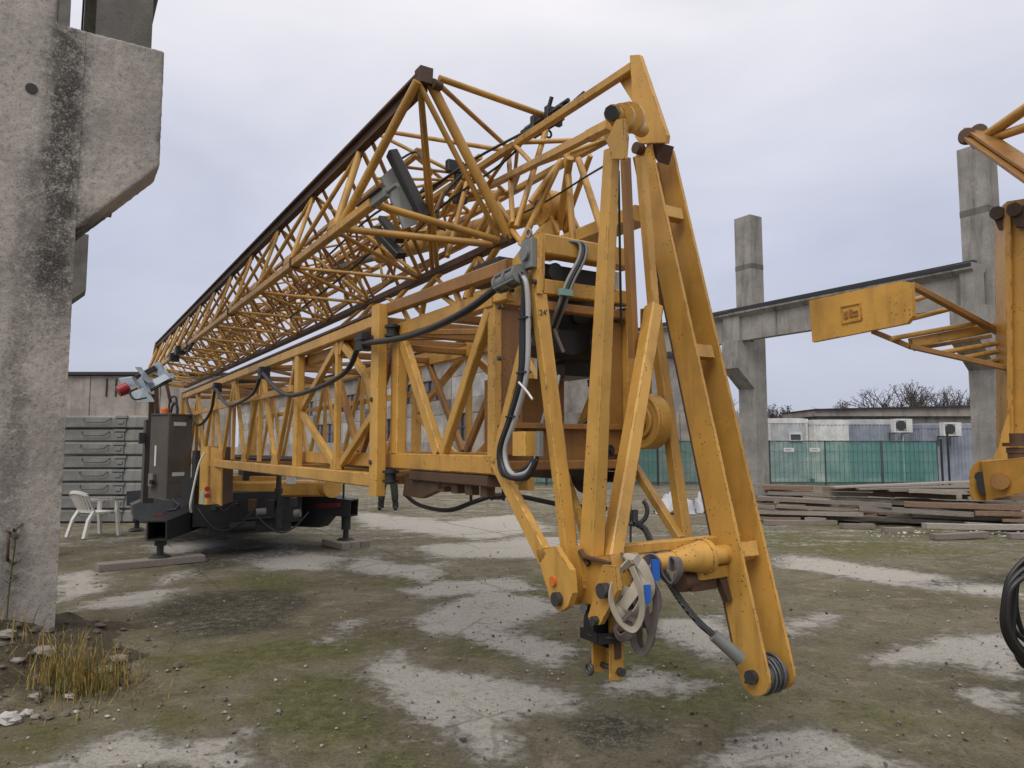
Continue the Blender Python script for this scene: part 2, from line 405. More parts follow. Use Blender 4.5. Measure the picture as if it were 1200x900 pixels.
for nm, pol, soft in (('pale', PALE, .16), ('moss', MOSS, .4), ('dark', DARK, .35)):
    a = me.attributes.new(nm, 'FLOAT', 'POINT'); a.data.foreach_set('value', field(P, pol, soft).astype(np.float32))
fa = np.clip((P[:, 1] - 6.5)/6, 0, 1); a = me.attributes.new('far', 'FLOAT', 'POINT'); a.data.foreach_set('value', fa.astype(np.float32))
ground = bpy.data.objects.new('ground', me); COL.objects.link(ground); tag(ground, 'broken concrete yard with dirt, gravel and moss', None, None, 'structure')
ground['category'] = 'ground'
def ground_mat():
    k = NT('yard_ground')
    ang = math.atan2(DD.y, DD.x)
    n1 = k.noise(.7, 6, .65); n2 = k.noise(2.6, 8, .7); n3 = k.noise(11, 6, .7); fine = k.noise(60, 5, .75); grit = k.voro(75); peb = k.voro(28); mott = k.noise(24, 5, .7); n4 = k.noise(4.5, 7, .72, None, .6)
    dirt = k.mix(k.smooth(n1, .35, .68), (.136,.117,.070), (.228,.203,.138))
    dirt = k.mix(k.math('MULTIPLY', k.smooth(n2, .50, .72), .6), dirt, (.080,.068,.038))
    dirt = k.mix(k.math('MULTIPLY', k.smooth(n3, .52, .72), .35), dirt, (.29,.25,.18))
    dirt = k.mix(k.math('MULTIPLY', k.smooth(fine, .50, .66), .55), dirt, (.035,.029,.018))
    dirt = k.mix(k.math('MULTIPLY', k.smooth(fine, .46, .34), .42), dirt, (.32,.28,.21))
    dirt = k.mix(k.math('MULTIPLY', k.smooth(mott, .52, .68), .5), dirt, (.060,.051,.033))
    dirt = k.mix(k.math('MULTIPLY', k.smooth(n4, .55, .70), .5), dirt, (.058,.051,.033))
    dirt = k.mix(k.math('MULTIPLY', k.smooth(n4, .48, .34), .55), dirt, (.33,.295,.23))
    # streaks that run along the yard, further off
    st = k.noise(1.0, 7, .7, k.mapping((.35, 1.9, 1), (0, 0, -ang*0)))
    st2 = k.noise(.55, 6, .65)
    # moss
    mo = k.math('ADD', k.attr('moss'), k.math('MULTIPLY', k.math('SUBTRACT', n2, .5), 1.3))
    mossy = k.math('MULTIPLY', k.smooth(mo, .30, .76), .82)
    mcol = k.mix(k.smooth(n3, .35, .7), (.090,.092,.028), (.190,.188,.070))
    mcol = k.mix(k.math('MULTIPLY', k.smooth(fine, .5, .64), .7), mcol, (.028,.029,.012))
    c = k.mix(mossy, dirt, mcol)
    bits = k.math('MULTIPLY', k.smooth(st2, .50, .66), k.smooth(n3, .42, .62))
    c = k.mix(k.math('MULTIPLY', bits, .55), c, (.125,.125,.040))
    # bare concrete
    pa = k.math('ADD', k.attr('pale'), k.math('MULTIPLY', k.math('SUBTRACT', n2, .5), 1.6))
    pa = k.math('ADD', pa, k.math('MULTIPLY', k.math('SUBTRACT', n3, .5), 1.5))
    pa = k.math('ADD', pa, k.math('MULTIPLY', k.math('SUBTRACT', fine, .5), .8))
    pa = k.math('ADD', pa, .09)
    far = k.attr('far')
    pa = k.math('ADD', pa, k.math('MULTIPLY', far, k.math('MULTIPLY', k.math('SUBTRACT', st, .24), 1.5)))
    pf = k.smooth(pa, .40, .92)
    pcol = k.mix(n3, (.42,.400,.36), (.58,.56,.515))
    pcol = k.mix(k.math('MULTIPLY', k.smooth(fine, .52, .66), .75), pcol, (.15,.135,.11)); pcol = k.mix(k.math('MULTIPLY', k.smooth(mott, .55, .68), .5), pcol, (.19,.172,.14))
    pcol = k.mix(k.math('MULTIPLY', k.smooth(n3, .50, .68), .45), pcol, (.26,.235,.195))
    cr = k.voro(.75, 'DISTANCE_TO_EDGE', k.mix(.10, k.co, k.noisec(2.2)))
    pf = k.math('MULTIPLY', pf, k.math('MULTIPLY_ADD', k.math('MAXIMUM', k.smooth(cr, .003, .014), k.smooth(k.noise(1.3, 3), .44, .52)), .45, .55))
    c = k.mix(k.math('MULTIPLY', pf, .92), c, pcol)
    # joints between the cast slabs, filled with dirt and moss, broken up
    jm = k.sep(k.mix(.04, k.mapping((1, 1, 1), (0, 0, -math.atan2(DD.y, DD.x))), k.noisec(3.1)))
    jf = None
    for ax_, per, off in ((0, 3.0, .7), (1, 2.6, 1.1)):
        w = k.math('ABSOLUTE', k.math('SUBTRACT', k.math('FRACT', k.math('ADD', k.math('DIVIDE', jm[ax_], per), off)), .5))
        e = k.smooth(w, .012, .004); jf = e if jf is None else k.math('MAXIMUM', jf, e)
    jf = k.math('MULTIPLY', jf, k.smooth(k.noise(.9, 4), .40, .52))
    c = k.mix(k.math('MULTIPLY', jf, k.math('MULTIPLY_ADD', far, .5, .12)), c, (.052,.048,.026))
    # dark ground patches, the charcoal pile among them
    da = k.math('ADD', k.attr('dark'), k.math('MULTIPLY', k.math('SUBTRACT', n2, .5), .6))
    df = k.math('MULTIPLY', k.smooth(da, .42, .72), k.smooth(k.math('ADD', k.math('MULTIPLY', n3, .5), k.math('MULTIPLY', fine, .5)), .40, .56))
    c = k.mix(k.math('MULTIPLY', df, .85), c, (.030,.029,.026))
    # single pale pebbles
    pb = k.math('MULTIPLY', k.smooth(peb, .16, .10), k.smooth(k.noise(5.3, 3), .58, .66))
    c = k.mix(k.math('MULTIPLY', pb, .7), c, (.42,.39,.35))
    h = k.math('ADD', k.math('MULTIPLY', fine, .8), k.math('ADD', k.math('MULTIPLY', n3, .8), k.math('MULTIPLY', pf, .35)))
    k.bump(h, .9, .03)
    return k.fin(c, .92, 0, .25)
def _noisec(s, scale):
    n = s.n.new('ShaderNodeTexNoise'); n.inputs['Scale'].default_value = scale; n.inputs['Detail'].default_value = 4; s.L(s.co, n.inputs['Vector']); return n.outputs[1]
NT.noisec = _noisec
me.materials.append(ground_mat())

# loose stones over the yard: nobody could count them
def gravel_mat():
    k = NT('gravel_stone'); n = k.noise(13, 2); return k.fin(k.ramp(n, [(.35, (.05,.045,.036)), (.5, (.16,.14,.11)), (.62, (.42,.39,.34))]), .9)
gb = MB(); rr = random.Random(5)
for i in range(2600):
    y = 2.3 + 9 * rr.random()**1.6; x = rr.uniform(-.75, .75) * y
    r = rr.choice([.004,.005,.006,.008,.008,.012]) * rr.uniform(.7, 1.3)
    gb.ball((x, y, r*.3), r, rr.uniform(.7,1.4), rr.uniform(.7,1.4), .7, .28, 6, 4, i)
tag(link('gravel', gb, gravel_mat(), None, (0, 5, 0)), 'small loose stones scattered over the dirty concrete yard', 'gravel', None, 'stuff')

# ================================================================== concrete columns of the open hall
def column(name, Lc, Wd, t0, dp, side, z_br, z_tip, z_top, out, z_end, zup_inset, mat, label, group, base_z=-.05):
    """Lc: inner face; corbel sticks out to `side` (+1 right, -1 left) by `out`; front face at t0, depth dp"""
    root = thing(name, W(Lc, t0, 0), label, 'column', group)
    m = MB(); s = side
    a = [(Lc, base_z), (Lc, z_br), (Lc + s*out, z_tip), (Lc + s*out, z_top), (Lc - s*zup_inset, z_top), (Lc - s*zup_inset, z_end), (Lc - s*Wd, z_end), (Lc - s*Wd, base_z)]
    # split into convex pieces
    def pl(q): m.plate([W(l, t0, z) for l, z in q], DD*dp)
    n = 14
    shaft = [(Lc - s*Wd, base_z)]; 
    pl([(Lc - s*Wd, base_z), (Lc, base_z), (Lc, z_br), (Lc - s*Wd, z_br)])
    pl([(Lc - s*Wd, z_br + .001), (Lc, z_br + .001), (Lc, z_top), (Lc - s*Wd, z_top)])
    pl([(Lc - s*Wd, z_top + .001), (Lc - s*zup_inset, z_top + .001), (Lc - s*zup_inset, z_end), (Lc - s*Wd, z_end)])
    link('shaft', m, mat, root)
    c = MB(); e = .004
    c.plate([W(l, t0 + .003, z) for l, z in [(Lc - s*.05, z_br - .0), (Lc + s*e, z_br), (Lc + s*out, z_tip), (Lc + s*out, z_top), (Lc - s*.05, z_top - .002)]], DD*(dp - .006))
    link('corbel', c, mat, root)
    return root
tL = 7.08
def rough_edges(root, v=.018, amt=.012):
    tx = bpy.data.textures.new('crumble', 'CLOUDS'); tx.noise_scale = .035; tx.noise_depth = 2
    for o in kids(root):
        r = o.modifiers.new('remesh', 'REMESH'); r.mode = 'VOXEL'; r.voxel_size = v; r.use_smooth_shade = True
        d = o.modifiers.new('crumble', 'DISPLACE'); d.texture = tx; d.strength = amt; d.mid_level = .55; d.texture_coords = 'GLOBAL'
a = at_t(193, 60, tL); b = at_t(190, 195, tL); c_ = at_t(92, 268, tL)
LOUT, ZT, ZTIP, ZBR = Lof(a), a.z, b.z, c_.z
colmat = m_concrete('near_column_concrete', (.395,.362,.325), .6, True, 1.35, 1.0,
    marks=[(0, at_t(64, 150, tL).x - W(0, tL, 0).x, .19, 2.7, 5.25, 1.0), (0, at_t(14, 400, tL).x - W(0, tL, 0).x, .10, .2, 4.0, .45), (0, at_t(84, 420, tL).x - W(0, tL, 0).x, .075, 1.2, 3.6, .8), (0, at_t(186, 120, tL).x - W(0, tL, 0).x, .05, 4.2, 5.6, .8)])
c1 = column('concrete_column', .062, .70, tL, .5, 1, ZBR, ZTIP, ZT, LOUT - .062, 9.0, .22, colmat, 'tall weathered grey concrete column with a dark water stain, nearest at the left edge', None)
rough_edges(c1)
# hole, rebar hook near the foot
m = MB(); q = at_t(37, 104, tL); m.disc(q - DD*.004, DD, .045, .012, 14); tag(link('anchor_hole', m, BLACK, c1), None)
m = MB(); q = at_t(10, 640, tL)
m.path(curve([q + DD*.02 - UP*.12, q - DD*.05 - UP*.08, q - DD*.07 + UP*.05, q - DD*.02 + UP*.1, q + DD*.02 + UP*.11]), .011); link('lifting_hook', m, RUST, c1)
zt2 = at_t(105, 275, 12.6); zb2 = at_t(105, 340, 12.6)
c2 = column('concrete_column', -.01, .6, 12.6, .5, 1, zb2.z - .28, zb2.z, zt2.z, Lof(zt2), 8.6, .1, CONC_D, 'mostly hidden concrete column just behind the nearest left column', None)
# T beam that rests on the corbel, running away from us
def tbeam(name, L, t0, t1, z0, h, wf, ww, mat, label, group, ends=True):
    m = MB(); tf = .20*h
    m.plate([W(L - ww/2, t0, z0), W(L + ww/2, t0, z0), W(L + ww/2, t0, z0 + h - tf), W(L - ww/2, t0, z0 + h - tf)], DD*(t1 - t0))
    m.plate([W(L - ww/2 - .001, t0 - .002, z0 + h - tf*1.35), W(L + ww/2 + .001, t0 - .002, z0 + h - tf*1.35), W(L + wf/2, t0 - .002, z0 + h - tf*.75), W(L + wf/2, t0 - .002, z0 + h), W(L - wf/2, t0 - .002, z0 + h), W(L - wf/2, t0 - .002, z0 + h - tf*.75)], DD*(t1 - t0 + .004))
    for te in (t0 - .004, t1 - .30):                                    # thickened ends
        if ends: m.plate([W(L - wf*.36, te, z0 - .001), W(L + wf*.36, te, z0 - .001), W(L + wf*.36, te, z0 + h*.86), W(L - wf*.36, te, z0 + h*.86)], DD*.31)
    root = thing(name, W(L, t0, z0), label, 'beam', group); link('girder', m, mat, root)
    r = MB(); r.bar(W(L - wf*.2, t0, z0 + h + .032), W(L - wf*.2, t1, z0 + h + .032), .16, .06, PP); r.bar(W(L - wf/2 - .012, t0, z0 + h - .05), W(L - wf/2 - .012, t1, z0 + h - .03), .02, .08, PP); link('rail', r, BLACK, root)  # bar on top, plus a dark strip along the flange face
    return root
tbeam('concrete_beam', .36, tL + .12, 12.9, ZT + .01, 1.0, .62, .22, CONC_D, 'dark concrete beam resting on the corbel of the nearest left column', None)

RC = []
D1 = 22.0; q0 = at_D(881, 330, D1); Lr, t1r = Lof(q0), tof(q0)
q2 = at_D(1164, 260, 16.4); bay = t1r - tof(q2)
lab = {0: 'far concrete column standing by itself between the crane and the yellow sign board', 1: 'concrete column behind the rusty crane parts at the right edge',
       -1: 'distant concrete column seen through the legs of the yellow crane', -2: 'farthest concrete column at the end of the panelled hall wall'}
top = {0: at_D(875, 251, D1).z, 1: at_D(1150, 168, 16.4).z, -1: 8.4, -2: 8.2}
ccol = m_concrete('hall_column_concrete', (.30,.285,.26), .9, True, 1.0)
for i in (0, 1, -1, -2):
    t0 = t1r - bay*i
    r = column('concrete_column', Lr, .55, t0, .62, -1, 3.35, 3.95, 4.78, .72, top[i], .0, ccol, lab[i], None)
    mm = MB(); mm.plate([W(Lr - .006, t0 - .006, 7.10 - i*.1), W(Lr + .555, t0 - .006, 7.10 - i*.1), W(Lr + .555, t0 - .006, 7.25 - i*.1), W(Lr - .006, t0 - .006, 7.25 - i*.1)], DD*.632)
    link('steel_band', mm, CONC_D, r)
    RC.append(r)
bl = {1: 'grey concrete crane beam between the two nearest right columns, behind the sign board', -0: 'stub of concrete beam past the column at the right edge', 2: 'concrete beam crossing behind the yellow crane legs', 3: 'last concrete beam before the panelled hall wall'}
for j, (ta, tb, lb) in enumerate([(t1r - bay + .10, t1r + .30, 'grey concrete crane beam spanning between the two right columns behind the sign board'),
                      (t1r + .32, t1r + bay + .28, 'concrete beam crossing behind the tall yellow crane legs'),
                      (t1r + bay + .30, t1r + 2*bay + .28, 'most distant concrete beam, ending at the panelled hall')]):
    tbeam('concrete_beam', Lr - .40, ta, tb, 4.785, .95, .62, .26, ccol, lb, None)
m = MB()
qa = at_t(1170, 300, t1r - bay - .05)
m.tube(W(Lr + .42, t1r - bay - .06, 0), W(Lr + .42, t1r - bay - .06, 4.3), .045, 10)
tag(link('drain_pipe', m, GREYB), 'thin grey drain pipe running down the column at the right edge', 'pipe')

# ================================================================== hall far behind, seen through the crane
tH = t1r + 2*bay + .8
root = thing('hall_building', W(Lr, tH, 0), 'long grey panelled hall with dark window bands behind the crane', 'building')
LB = Lr + .1; HLEN = 60; HT = 6.4
m = MB(); 
for i in range(10):
    ta = tH + i*6 + .02
    for (za, zb) in ((-.05, 1.85), (3.35, 4.15), (5.35, HT)):
        m.plate([W(LB, ta, za), W(LB, ta + 5.96, za), W(LB, ta + 5.96, zb), W(LB, ta, zb)], PP*.25)
    m.plate([W(LB, ta, 1.86), W(LB, ta + .9, 1.86), W(LB, ta + .9, 5.34), W(LB, ta, 5.34)], PP*.25)
m.plate([W(LB, tH, -.05), W(LB + 14, tH, -.05), W(LB + 14, tH, HT), W(LB, tH, HT)], -DD*.25)
link('wall', m, WALLC, root)
m = MB(); m.plate([W(LB - .3, tH - .5, HT + .003), W(LB + 14.3, tH - .5, HT + .003), W(LB + 14.3, tH + HLEN, HT + .003), W(LB - .3, tH + HLEN, HT + .003)], UP*.25)
ROOFM = m_plain('roof_felt', (.045,.045,.048), .8); link('roof', m, ROOFM, root)
gk = NT('dark_window_glass'); GLASSM = gk.fin(gk.mix(gk.noise(3), (.03,.035,.04), (.10,.115,.13)), .15)
m = MB()
for i in range(10):
    for (za, zb) in ((1.86, 3.34), (4.16, 5.34)):
        if i > 5 or (i % 2 == 0) == (za > 3): m.plate([W(LB + .02, tH + i*6 + .93, za), W(LB + .02, tH + i*6 + 5.97, za), W(LB + .02, tH + i*6 + 5.97, zb), W(LB + .02, tH + i*6 + .93, zb)], PP*.2)
link('infill_panel', m, CONC_L, root)
for i in range(6):
    for (za, zb) in ((1.86, 3.34), (4.16, 5.34)):
        if (i % 2 == 0) == (za > 3): continue
        ta = tH + i*6 + .95
        f = MB(); n = 5
        for j in range(n + 1):
            tt = ta + 5*j/n; f.bar(W(LB + .08, tt, za), W(LB + .08, tt, zb), .07, .07)
        for zz in (za + .03, (za+zb)/2, zb - .03): f.bar(W(LB + .085, ta, zz), W(LB + .085, ta + 5, zz), .06, .06, UP)
        fo = link('window', f, RUST, root)
        g = MB(); g.plate([W(LB + .13, ta, za), W(LB + .13, ta + 5, za), W(LB + .13, ta + 5, zb), W(LB + .13, ta, zb)], PP*.01)
        link('pane', g, GLASSM, fo)
# low stained boundary wall between hall and containers
lw = MB()
for i in range(7):
    x0 = -2 + i*1.9
    lw.box((x0 + .95, 32.5, 1.55), 1.88, .2, 3.1)
tag(link('boundary_wall', lw, WALLC), 'pale stained concrete slab wall seen between the legs of the crane', 'wall')

# ================================================================== building and ballast stack at the left
root = thing('panel_building', (-18, 31, 0), 'flat roofed building of pale concrete panels behind the left ballast stack', 'building')
m = MB(); x0 = -27
for i in range(5):
    m.box((x0 + 3.0*i + 1.49, 31, 2.3), 2.97, .25, 4.6)
link('wall', m, WALLC, root)
m = MB(); m.box((-19.5, 36, 4.70), 15.4, 10.6, .12); link('roof', m, ROOFM, root)
m = MB()
m.box((-14.9, 30.85, 2.55), 3.6, .06, .42); m.box((-18.6, 30.85, 2.45), 3.0, .06, .25); link('window', m, GLASSM, root)  # dark strips drawn for the gap bands low on the wall
m = MB()
for x in (-17.3, -16.9): m.box((x, 30.86, 4.1), .07, .05, .75)
link('wall_slot', m, BLACK, root)

SX0, SX1, SY = -9.72, -7.72, 15.4
slab_lab = ['bottom grey ballast slab of the stack, standing on the ground', 'second ballast slab from the bottom of the stack', 'third ballast slab from the bottom of the stack',
  'fourth ballast slab from the bottom of the stack', 'fourth ballast slab from the top of the stack', 'third ballast slab from the top of the stack', 'second ballast slab from the top of the stack', 'topmost grey ballast slab of the stack by the plastic chair']
h = .282
for i in range(8):
    jx, jy = random.uniform(-.03, .03), random.uniform(-.02, .02)
    root = thing('ballast_slab', (SX0 + jx, SY + jy, i*h), slab_lab[i], 'ballast slab', 'concrete ballast slabs stacked at the left')
    m = MB(); z0, z1 = i*h + .006, i*h + h - .006
    prof = [(z0, .05), (z0 + .03, .0), (z1 - .04, .0), (z1, .05)]
    m.plate([V((SX0 + jx, SY + jy + d, z)) for z, d in prof] + [V((SX0 + jx, SY + jy + 1.0, z1)), V((SX0 + jx, SY + jy + 1.0, z0))], V((2.28, 0, 0)))
    0 and m.plate([V((SX0 + 1.58 + jx, SY + jy + d, z)) for z, d in prof] + [V((SX0 + jx + 1.58, SY + jy + 1.0, z1)), V((SX0 + jx + 1.58, SY + jy + 1.0, z0))], V((.72, 0, 0)))
    link('block', m, CONC_B, root)
    k = MB(); xa, xb = SX0 + jx + .62, SX0 + jx + 1.22; zc = i*h + .20; y = SY + jy
    k.path(curve([(xa, y + .04, zc + .02), (xa + .02, y - .045, zc), (xa + .08, y - .06, zc - .055), ((xa+xb)/2, y - .06, zc - .065), (xb - .08, y - .06, zc - .055), (xb - .02, y - .045, zc), (xb, y + .04, zc + .02)], 5), .011, 8)
    link('handle', k, STEEL, root)
    k = MB(); cx = SX0 + jx + 1.44; 
    k.box((cx, y - .012, z1 - .03), .26, .06, .05); k.box((cx, y - .006, z0 + .11), .20, .05, .16); k.box((cx, y - .030, z0 + .13), .12, .05, .06)
    link('lifting_socket', k, GREYB if i % 3 == 0 else CONC_B, root)
# ================================================================== site containers, air conditioners, long shed
CWHITE = m_paint('container_white', (.74,.74,.72), .1, dirt=.3, grime=(.40,.37,.33))
CLIGHT = m_paint('container_light_grey', (.52,.53,.55), .1, dirt=.25, grime=(.25,.24,.23))
CBLUE = m_paint('container_blue_grey', (.30,.33,.40), .1, dirt=.3, grime=(.16,.16,.17))
def pxX(px, D): return (px - 600) / FPX * D
def zat(py, D): return CH + (HZ - py) / FPX * D
def corr(m, A, B, z0, z1, nrm, pitch=.16, dep=.03):
    """corrugated sheet wall from A to B"""
    A, B = V(A), V(B); L = (B - A).length; n = max(2, int(L / pitch)); ax = (B - A) / L; nrm = V(nrm); vs = []; q = []
    for i in range(n):
        for s, d in ((0, 0), (.35, 0), (.5, 1), (.85, 1)): q.append(A + ax*L*(i + s)/n + nrm*dep*d)
    q.append(B)
    vs = [p + UP*z0 for p in q] + [p + UP*z1 for p in q]; k = len(q)
    m.add(vs, [(i, i+1, k+i+1, k+i) for i in range(k-1)])
def container(x0, x1, D, depth, ztop, mat, label, win=None, door=None, trim=None):
    root = thing('site_container', ((x0+x1)/2, D, 0), label, 'container', 'site containers behind the green fence')
    m = MB(); corr(m, (x0 + .08, D, 0), (x1 - .08, D, 0), .14, ztop - .2, (0, -1, 0))
    corr(m, (x0, D + depth, 0), (x0, D + .08, 0), .14, ztop - .2, (-1, 0, 0)); corr(m, (x1, D + .08, 0), (x1, D + depth, 0), .14, ztop - .2, (1, 0, 0))
    m.plate([V((x0, D + depth, .1)), V((x1, D + depth, .1)), V((x1, D + depth, ztop - .1)), V((x0, D + depth, ztop - .1))], V((0, .04, 0)))
    link('wall', m, mat, root)
    m = MB()
    for x in (x0 + .07, x1 - .07):
        for y in (D + .05, D + depth - .05): m.box((x, y, ztop/2), .15, .15, ztop - .02)
    m.box(((x0+x1)/2, D + .03, ztop - .1), x1 - x0 + .02, .14, .2); m.box(((x0+x1)/2, D + .03, .08), x1 - x0 + .01, .13, .14)
    m.box((x0 + .03, D + depth/2, ztop - .1), .14, depth - .16, .196); m.box((x1 - .03, D + depth/2, ztop - .1), .14, depth - .16, .196)
    link('frame', m, trim or mat, root)
    m = MB(); m.box(((x0+x1)/2, D + depth/2, ztop + .018), x1 - x0 - .1, depth - .1, .03); link('roof', m, CLIGHT, root)
    if win:
        xa, xb, za, zb = win; f = MB()
        f.box(((xa+xb)/2, D - .05, zb + .03), xb - xa + .12, .07, .07); f.box(((xa+xb)/2, D - .05, za - .03), xb - xa + .12, .07, .07)
        f.box((xa - .03, D - .05, (za+zb)/2), .07, .07, zb - za - .004); f.box((xb + .03, D - .05, (za+zb)/2), .07, .07, zb - za - .004)
        fo = link('window', f, CWHITE, root); g = MB(); g.box(((xa+xb)/2, D - .04, (za+zb)/2), xb - xa, .02, zb - za); link('pane', g, GLASSM, fo)
    return root
D = 33.0
container(pxX(838, 33.6), pxX(897, 33.6), 33.6, 6, zat(489, 33.6), CWHITE, 'white site container half hidden behind the far standing column')
container(pxX(899, D), pxX(946, D), D, 6, zat(491, D), CLIGHT, 'light grey site container with a small dark window', (pxX(925, D), pxX(937, D), zat(516, D), zat(509, D)), trim=CWHITE)
container(pxX(948, D), pxX(989, D), D - .4, 6, zat(493, D), CWHITE, 'white site container between the grey and the blue-grey ones', trim=CWHITE)
container(pxX(990, D), pxX(1050, D), D, 6, zat(492.5, D), CBLUE, 'blue-grey corrugated site container left of the dark passage', trim=CLIGHT)
container(pxX(1084, D), pxX(1150, D), D + .3, 6, zat(497, D), CBLUE, 'blue-grey corrugated container at the right, under the second air conditioner', trim=CBLUE)
# sheds' dark passage wall
root = thing('long_shed', (pxX(1045, 42), 42, 0), 'long low shed with grey roof edge rising over the site containers', 'shed')
m = MB(); m.box((pxX(1048, 42), 44, zat(485, 42)/2), pxX(1140, 42) - pxX(956, 42), 4, zat(485, 42)); link('wall', m, CONC_D, root)
m = MB(); m.plate([V((pxX(953, 42), 41.8, zat(488, 42))), V((pxX(1142, 42), 41.8, zat(488, 42))), V((pxX(1142, 42), 41.8, zat(477, 42))), V((pxX(953, 42), 41.8, zat(481, 42)))], V((0, 5, 0))); link('roof_edge', m, WALLC, root)
m = MB(); m.plate([V((pxX(952, 42), 41.6, zat(480.8, 42))), V((pxX(1143, 42), 41.6, zat(476.8, 42))), V((pxX(1143, 42), 41.6, zat(475.2, 42))), V((pxX(952, 42), 41.6, zat(479.6, 42)))], V((0, 5.4, 0))); link('roof', m, ROOFM, root)
def aircon(px, py, D, label):
    w, h, d = .80, .60, .34; x, z = pxX(px, D), zat(py, D)
    root = thing('air_conditioner', (x, D, z - h/2), label, 'air conditioner', 'outdoor air conditioner units')
    m = MB(); m.box((x, D, z), w, d, h); link('casing', m, CWHITE, root)
    m = MB(); m.ring((x - .12, D - d/2 - .004, z), (0, 1, 0), .22, .012, 20, 6)
    for i in range(7): m.box((x - .12, D - d/2 - .006, z - .21 + i*.07), .48, .012, .012)
    for i in range(5): m.box((x - .33 + i*.105, D - d/2 - .010, z), .012, .012, .5)
    m.disc((x - .12, D - d/2 - .001, z), (0, 1, 0), .215, .004, 20); link('fan_grille', m, STEEL, root)
    m = MB()
    for sx in (-.28, .28): m.bar((x + sx, D - .12, z - h/2 - .025), (x + sx, D + .55, z - h/2 - .025), .04, .04); m.bar((x + sx, D + .53, z - h/2 - .05), (x + sx, D + .53, z - .75), .04, .04)
    link('bracket', m, STEEL, root)
    return root
aircon(1056, 499, 32.4, 'left air conditioner, high beside the dark gap between the containers')
aircon(1113, 503, 32.7, 'right air conditioner on the rightmost blue-grey container')
m = MB(); m.tube((pxX(1057, 32.5), 32.5, 0), (pxX(1057, 32.5), 32.5, zat(508, 32.5)), .035, 8); tag(link('support_post', m, CWHITE), 'white post under the left air conditioner', 'post')

# ------------------------------------------------------------------ mesh fence
def green_mat(nm, clear):
    k = NT(nm); n = k.noise(1.2, 5, .6); 
    w = k.noise(22, 3, .6, k.mapping((.15, 1, 3)))
    k.fin(k.mix(n, (.090,.255,.235), (.155,.375,.345)), .75)
    k.b.inputs['Transmission Weight'].default_value = 0
    tr = k.n.new('ShaderNodeBsdfTransparent'); tl = k.n.new('ShaderNodeBsdfTranslucent'); tl.inputs[0].default_value = (.04,.26,.21,1)
    a = k.n.new('ShaderNodeMixShader'); a.inputs[0].default_value = .3; k.L(k.b.outputs[0], a.inputs[1]); k.L(tl.outputs[0], a.inputs[2])
    mxs = k.n.new('ShaderNodeMixShader'); k.L(k.math('MULTIPLY_ADD', k.smooth(n, .35, .75), .25, clear), mxs.inputs[0]); k.L(a.outputs[0], mxs.inputs[1]); k.L(tr.outputs[0], mxs.inputs[2])
    k.L(mxs.outputs[0], k.out.inputs[0]); return k.m
NETS = {c: green_mat('green_debris_netting', c) for c in (.14, .36, .60)}
FD = 30.0; fz = zat(517, FD); 
fl = ['green netted fence panel beside the tarpaulin, seen through the crane legs', 'green netted fence panel right behind the tall crane legs', 'green netted fence panel behind the leaning crane plates', 'green netted fence panel mostly hidden behind the leaning crane plates and far column',
      'netted fence panel right of the far standing column, with a white notice', 'netted fence panel with a white notice, second from the far standing column', 'dense green netted fence panel in front of the blue-grey container', 'rightmost green netted fence panel, ending at the bare posts']
edges = [575, 640, 705, 770, 835, 900, 965, 1031, 1096]
for i in range(8):
    xa, xb = pxX(edges[i], FD) + .02, pxX(edges[i+1], FD) - .02; y0 = FD + random.uniform(-.04, .04)
    root = thing('temporary_fence', ((xa+xb)/2, y0, 0), fl[i], 'fence', 'temporary fence panels with green netting')
    m = MB(); r = .021
    m.tube((xa, y0, .0), (xa, y0, fz + .03), r, 8); m.tube((xb, y0, 0), (xb, y0, fz + .03), r, 8)
    m.tube((xa, y0, fz), (xb, y0, fz), r, 8); m.tube((xa, y0, .12), (xb, y0, .12), r, 8)
    for j in range(1, 12): m.tube((xa + (xb-xa)*j/12, y0, .12), (xa + (xb-xa)*j/12, y0, fz), .006, 4, caps=False)
    for j in range(1, 4): m.tube((xa, y0, .12 + (fz-.12)*j/4), (xb, y0, .12 + (fz-.12)*j/4), .006, 4, caps=False)
    link('frame', m, STEEL, root)
    m = MB(); nu, nv = 20, 8; rr = random.Random(i)
    vs = []
    for b in range(nv + 1):
        for a in range(nu + 1):
            x = xa + (xb-xa)*a/nu; z = .04 + (fz - .02)*b/nv; sag = .03*math.sin(a*1.7 + i) * (b == nv) + .0
            vs.append(V((x, y0 + .05 + .025*math.sin(a*.9 + b*.6 + i*2) + rr.uniform(-.008, .008), z - sag - (.05 if b == nv and a % 5 == 2 else 0))))
    k = len(vs); fs = [(b*(nu+1)+a, b*(nu+1)+a+1, (b+1)*(nu+1)+a+1, (b+1)*(nu+1)+a) for b in range(nv) for a in range(nu)]
    vs2 = [v + V((0, .004, 0)) for v in vs]
    m.add(vs, fs, True)
    link('netting', m, NETS[{4: .60, 5: .36, 3: .36}.get(i, .14)], root)
    if i in (4, 5):
        m = MB(); cx = pxX(922 if i == 4 else 952, FD); m.box((cx, y0 - .08, zat(527, FD)), .42, .012, .15); no = link('notice', m, LABELM, root)
        m = MB()
        for j in range(5): m.box((cx - .12 + j*.05, y0 - .088, zat(527, FD)), .03, .006, .04)
        link('lettering', m, STEEL, no)
for (px, zz) in ((1101, 1.9), (1109, 2.2)):
    m = MB(); m.tube((pxX(px, 30.3), 30.3, 0), (pxX(px, 30.3), 30.3, zz), .045, 8)
    tag(link('fence_post', m, DGREY), 'bare dark fence post ' + ('just past the end of the green netting' if px < 1105 else 'farther right, under the second air conditioner'), 'post')

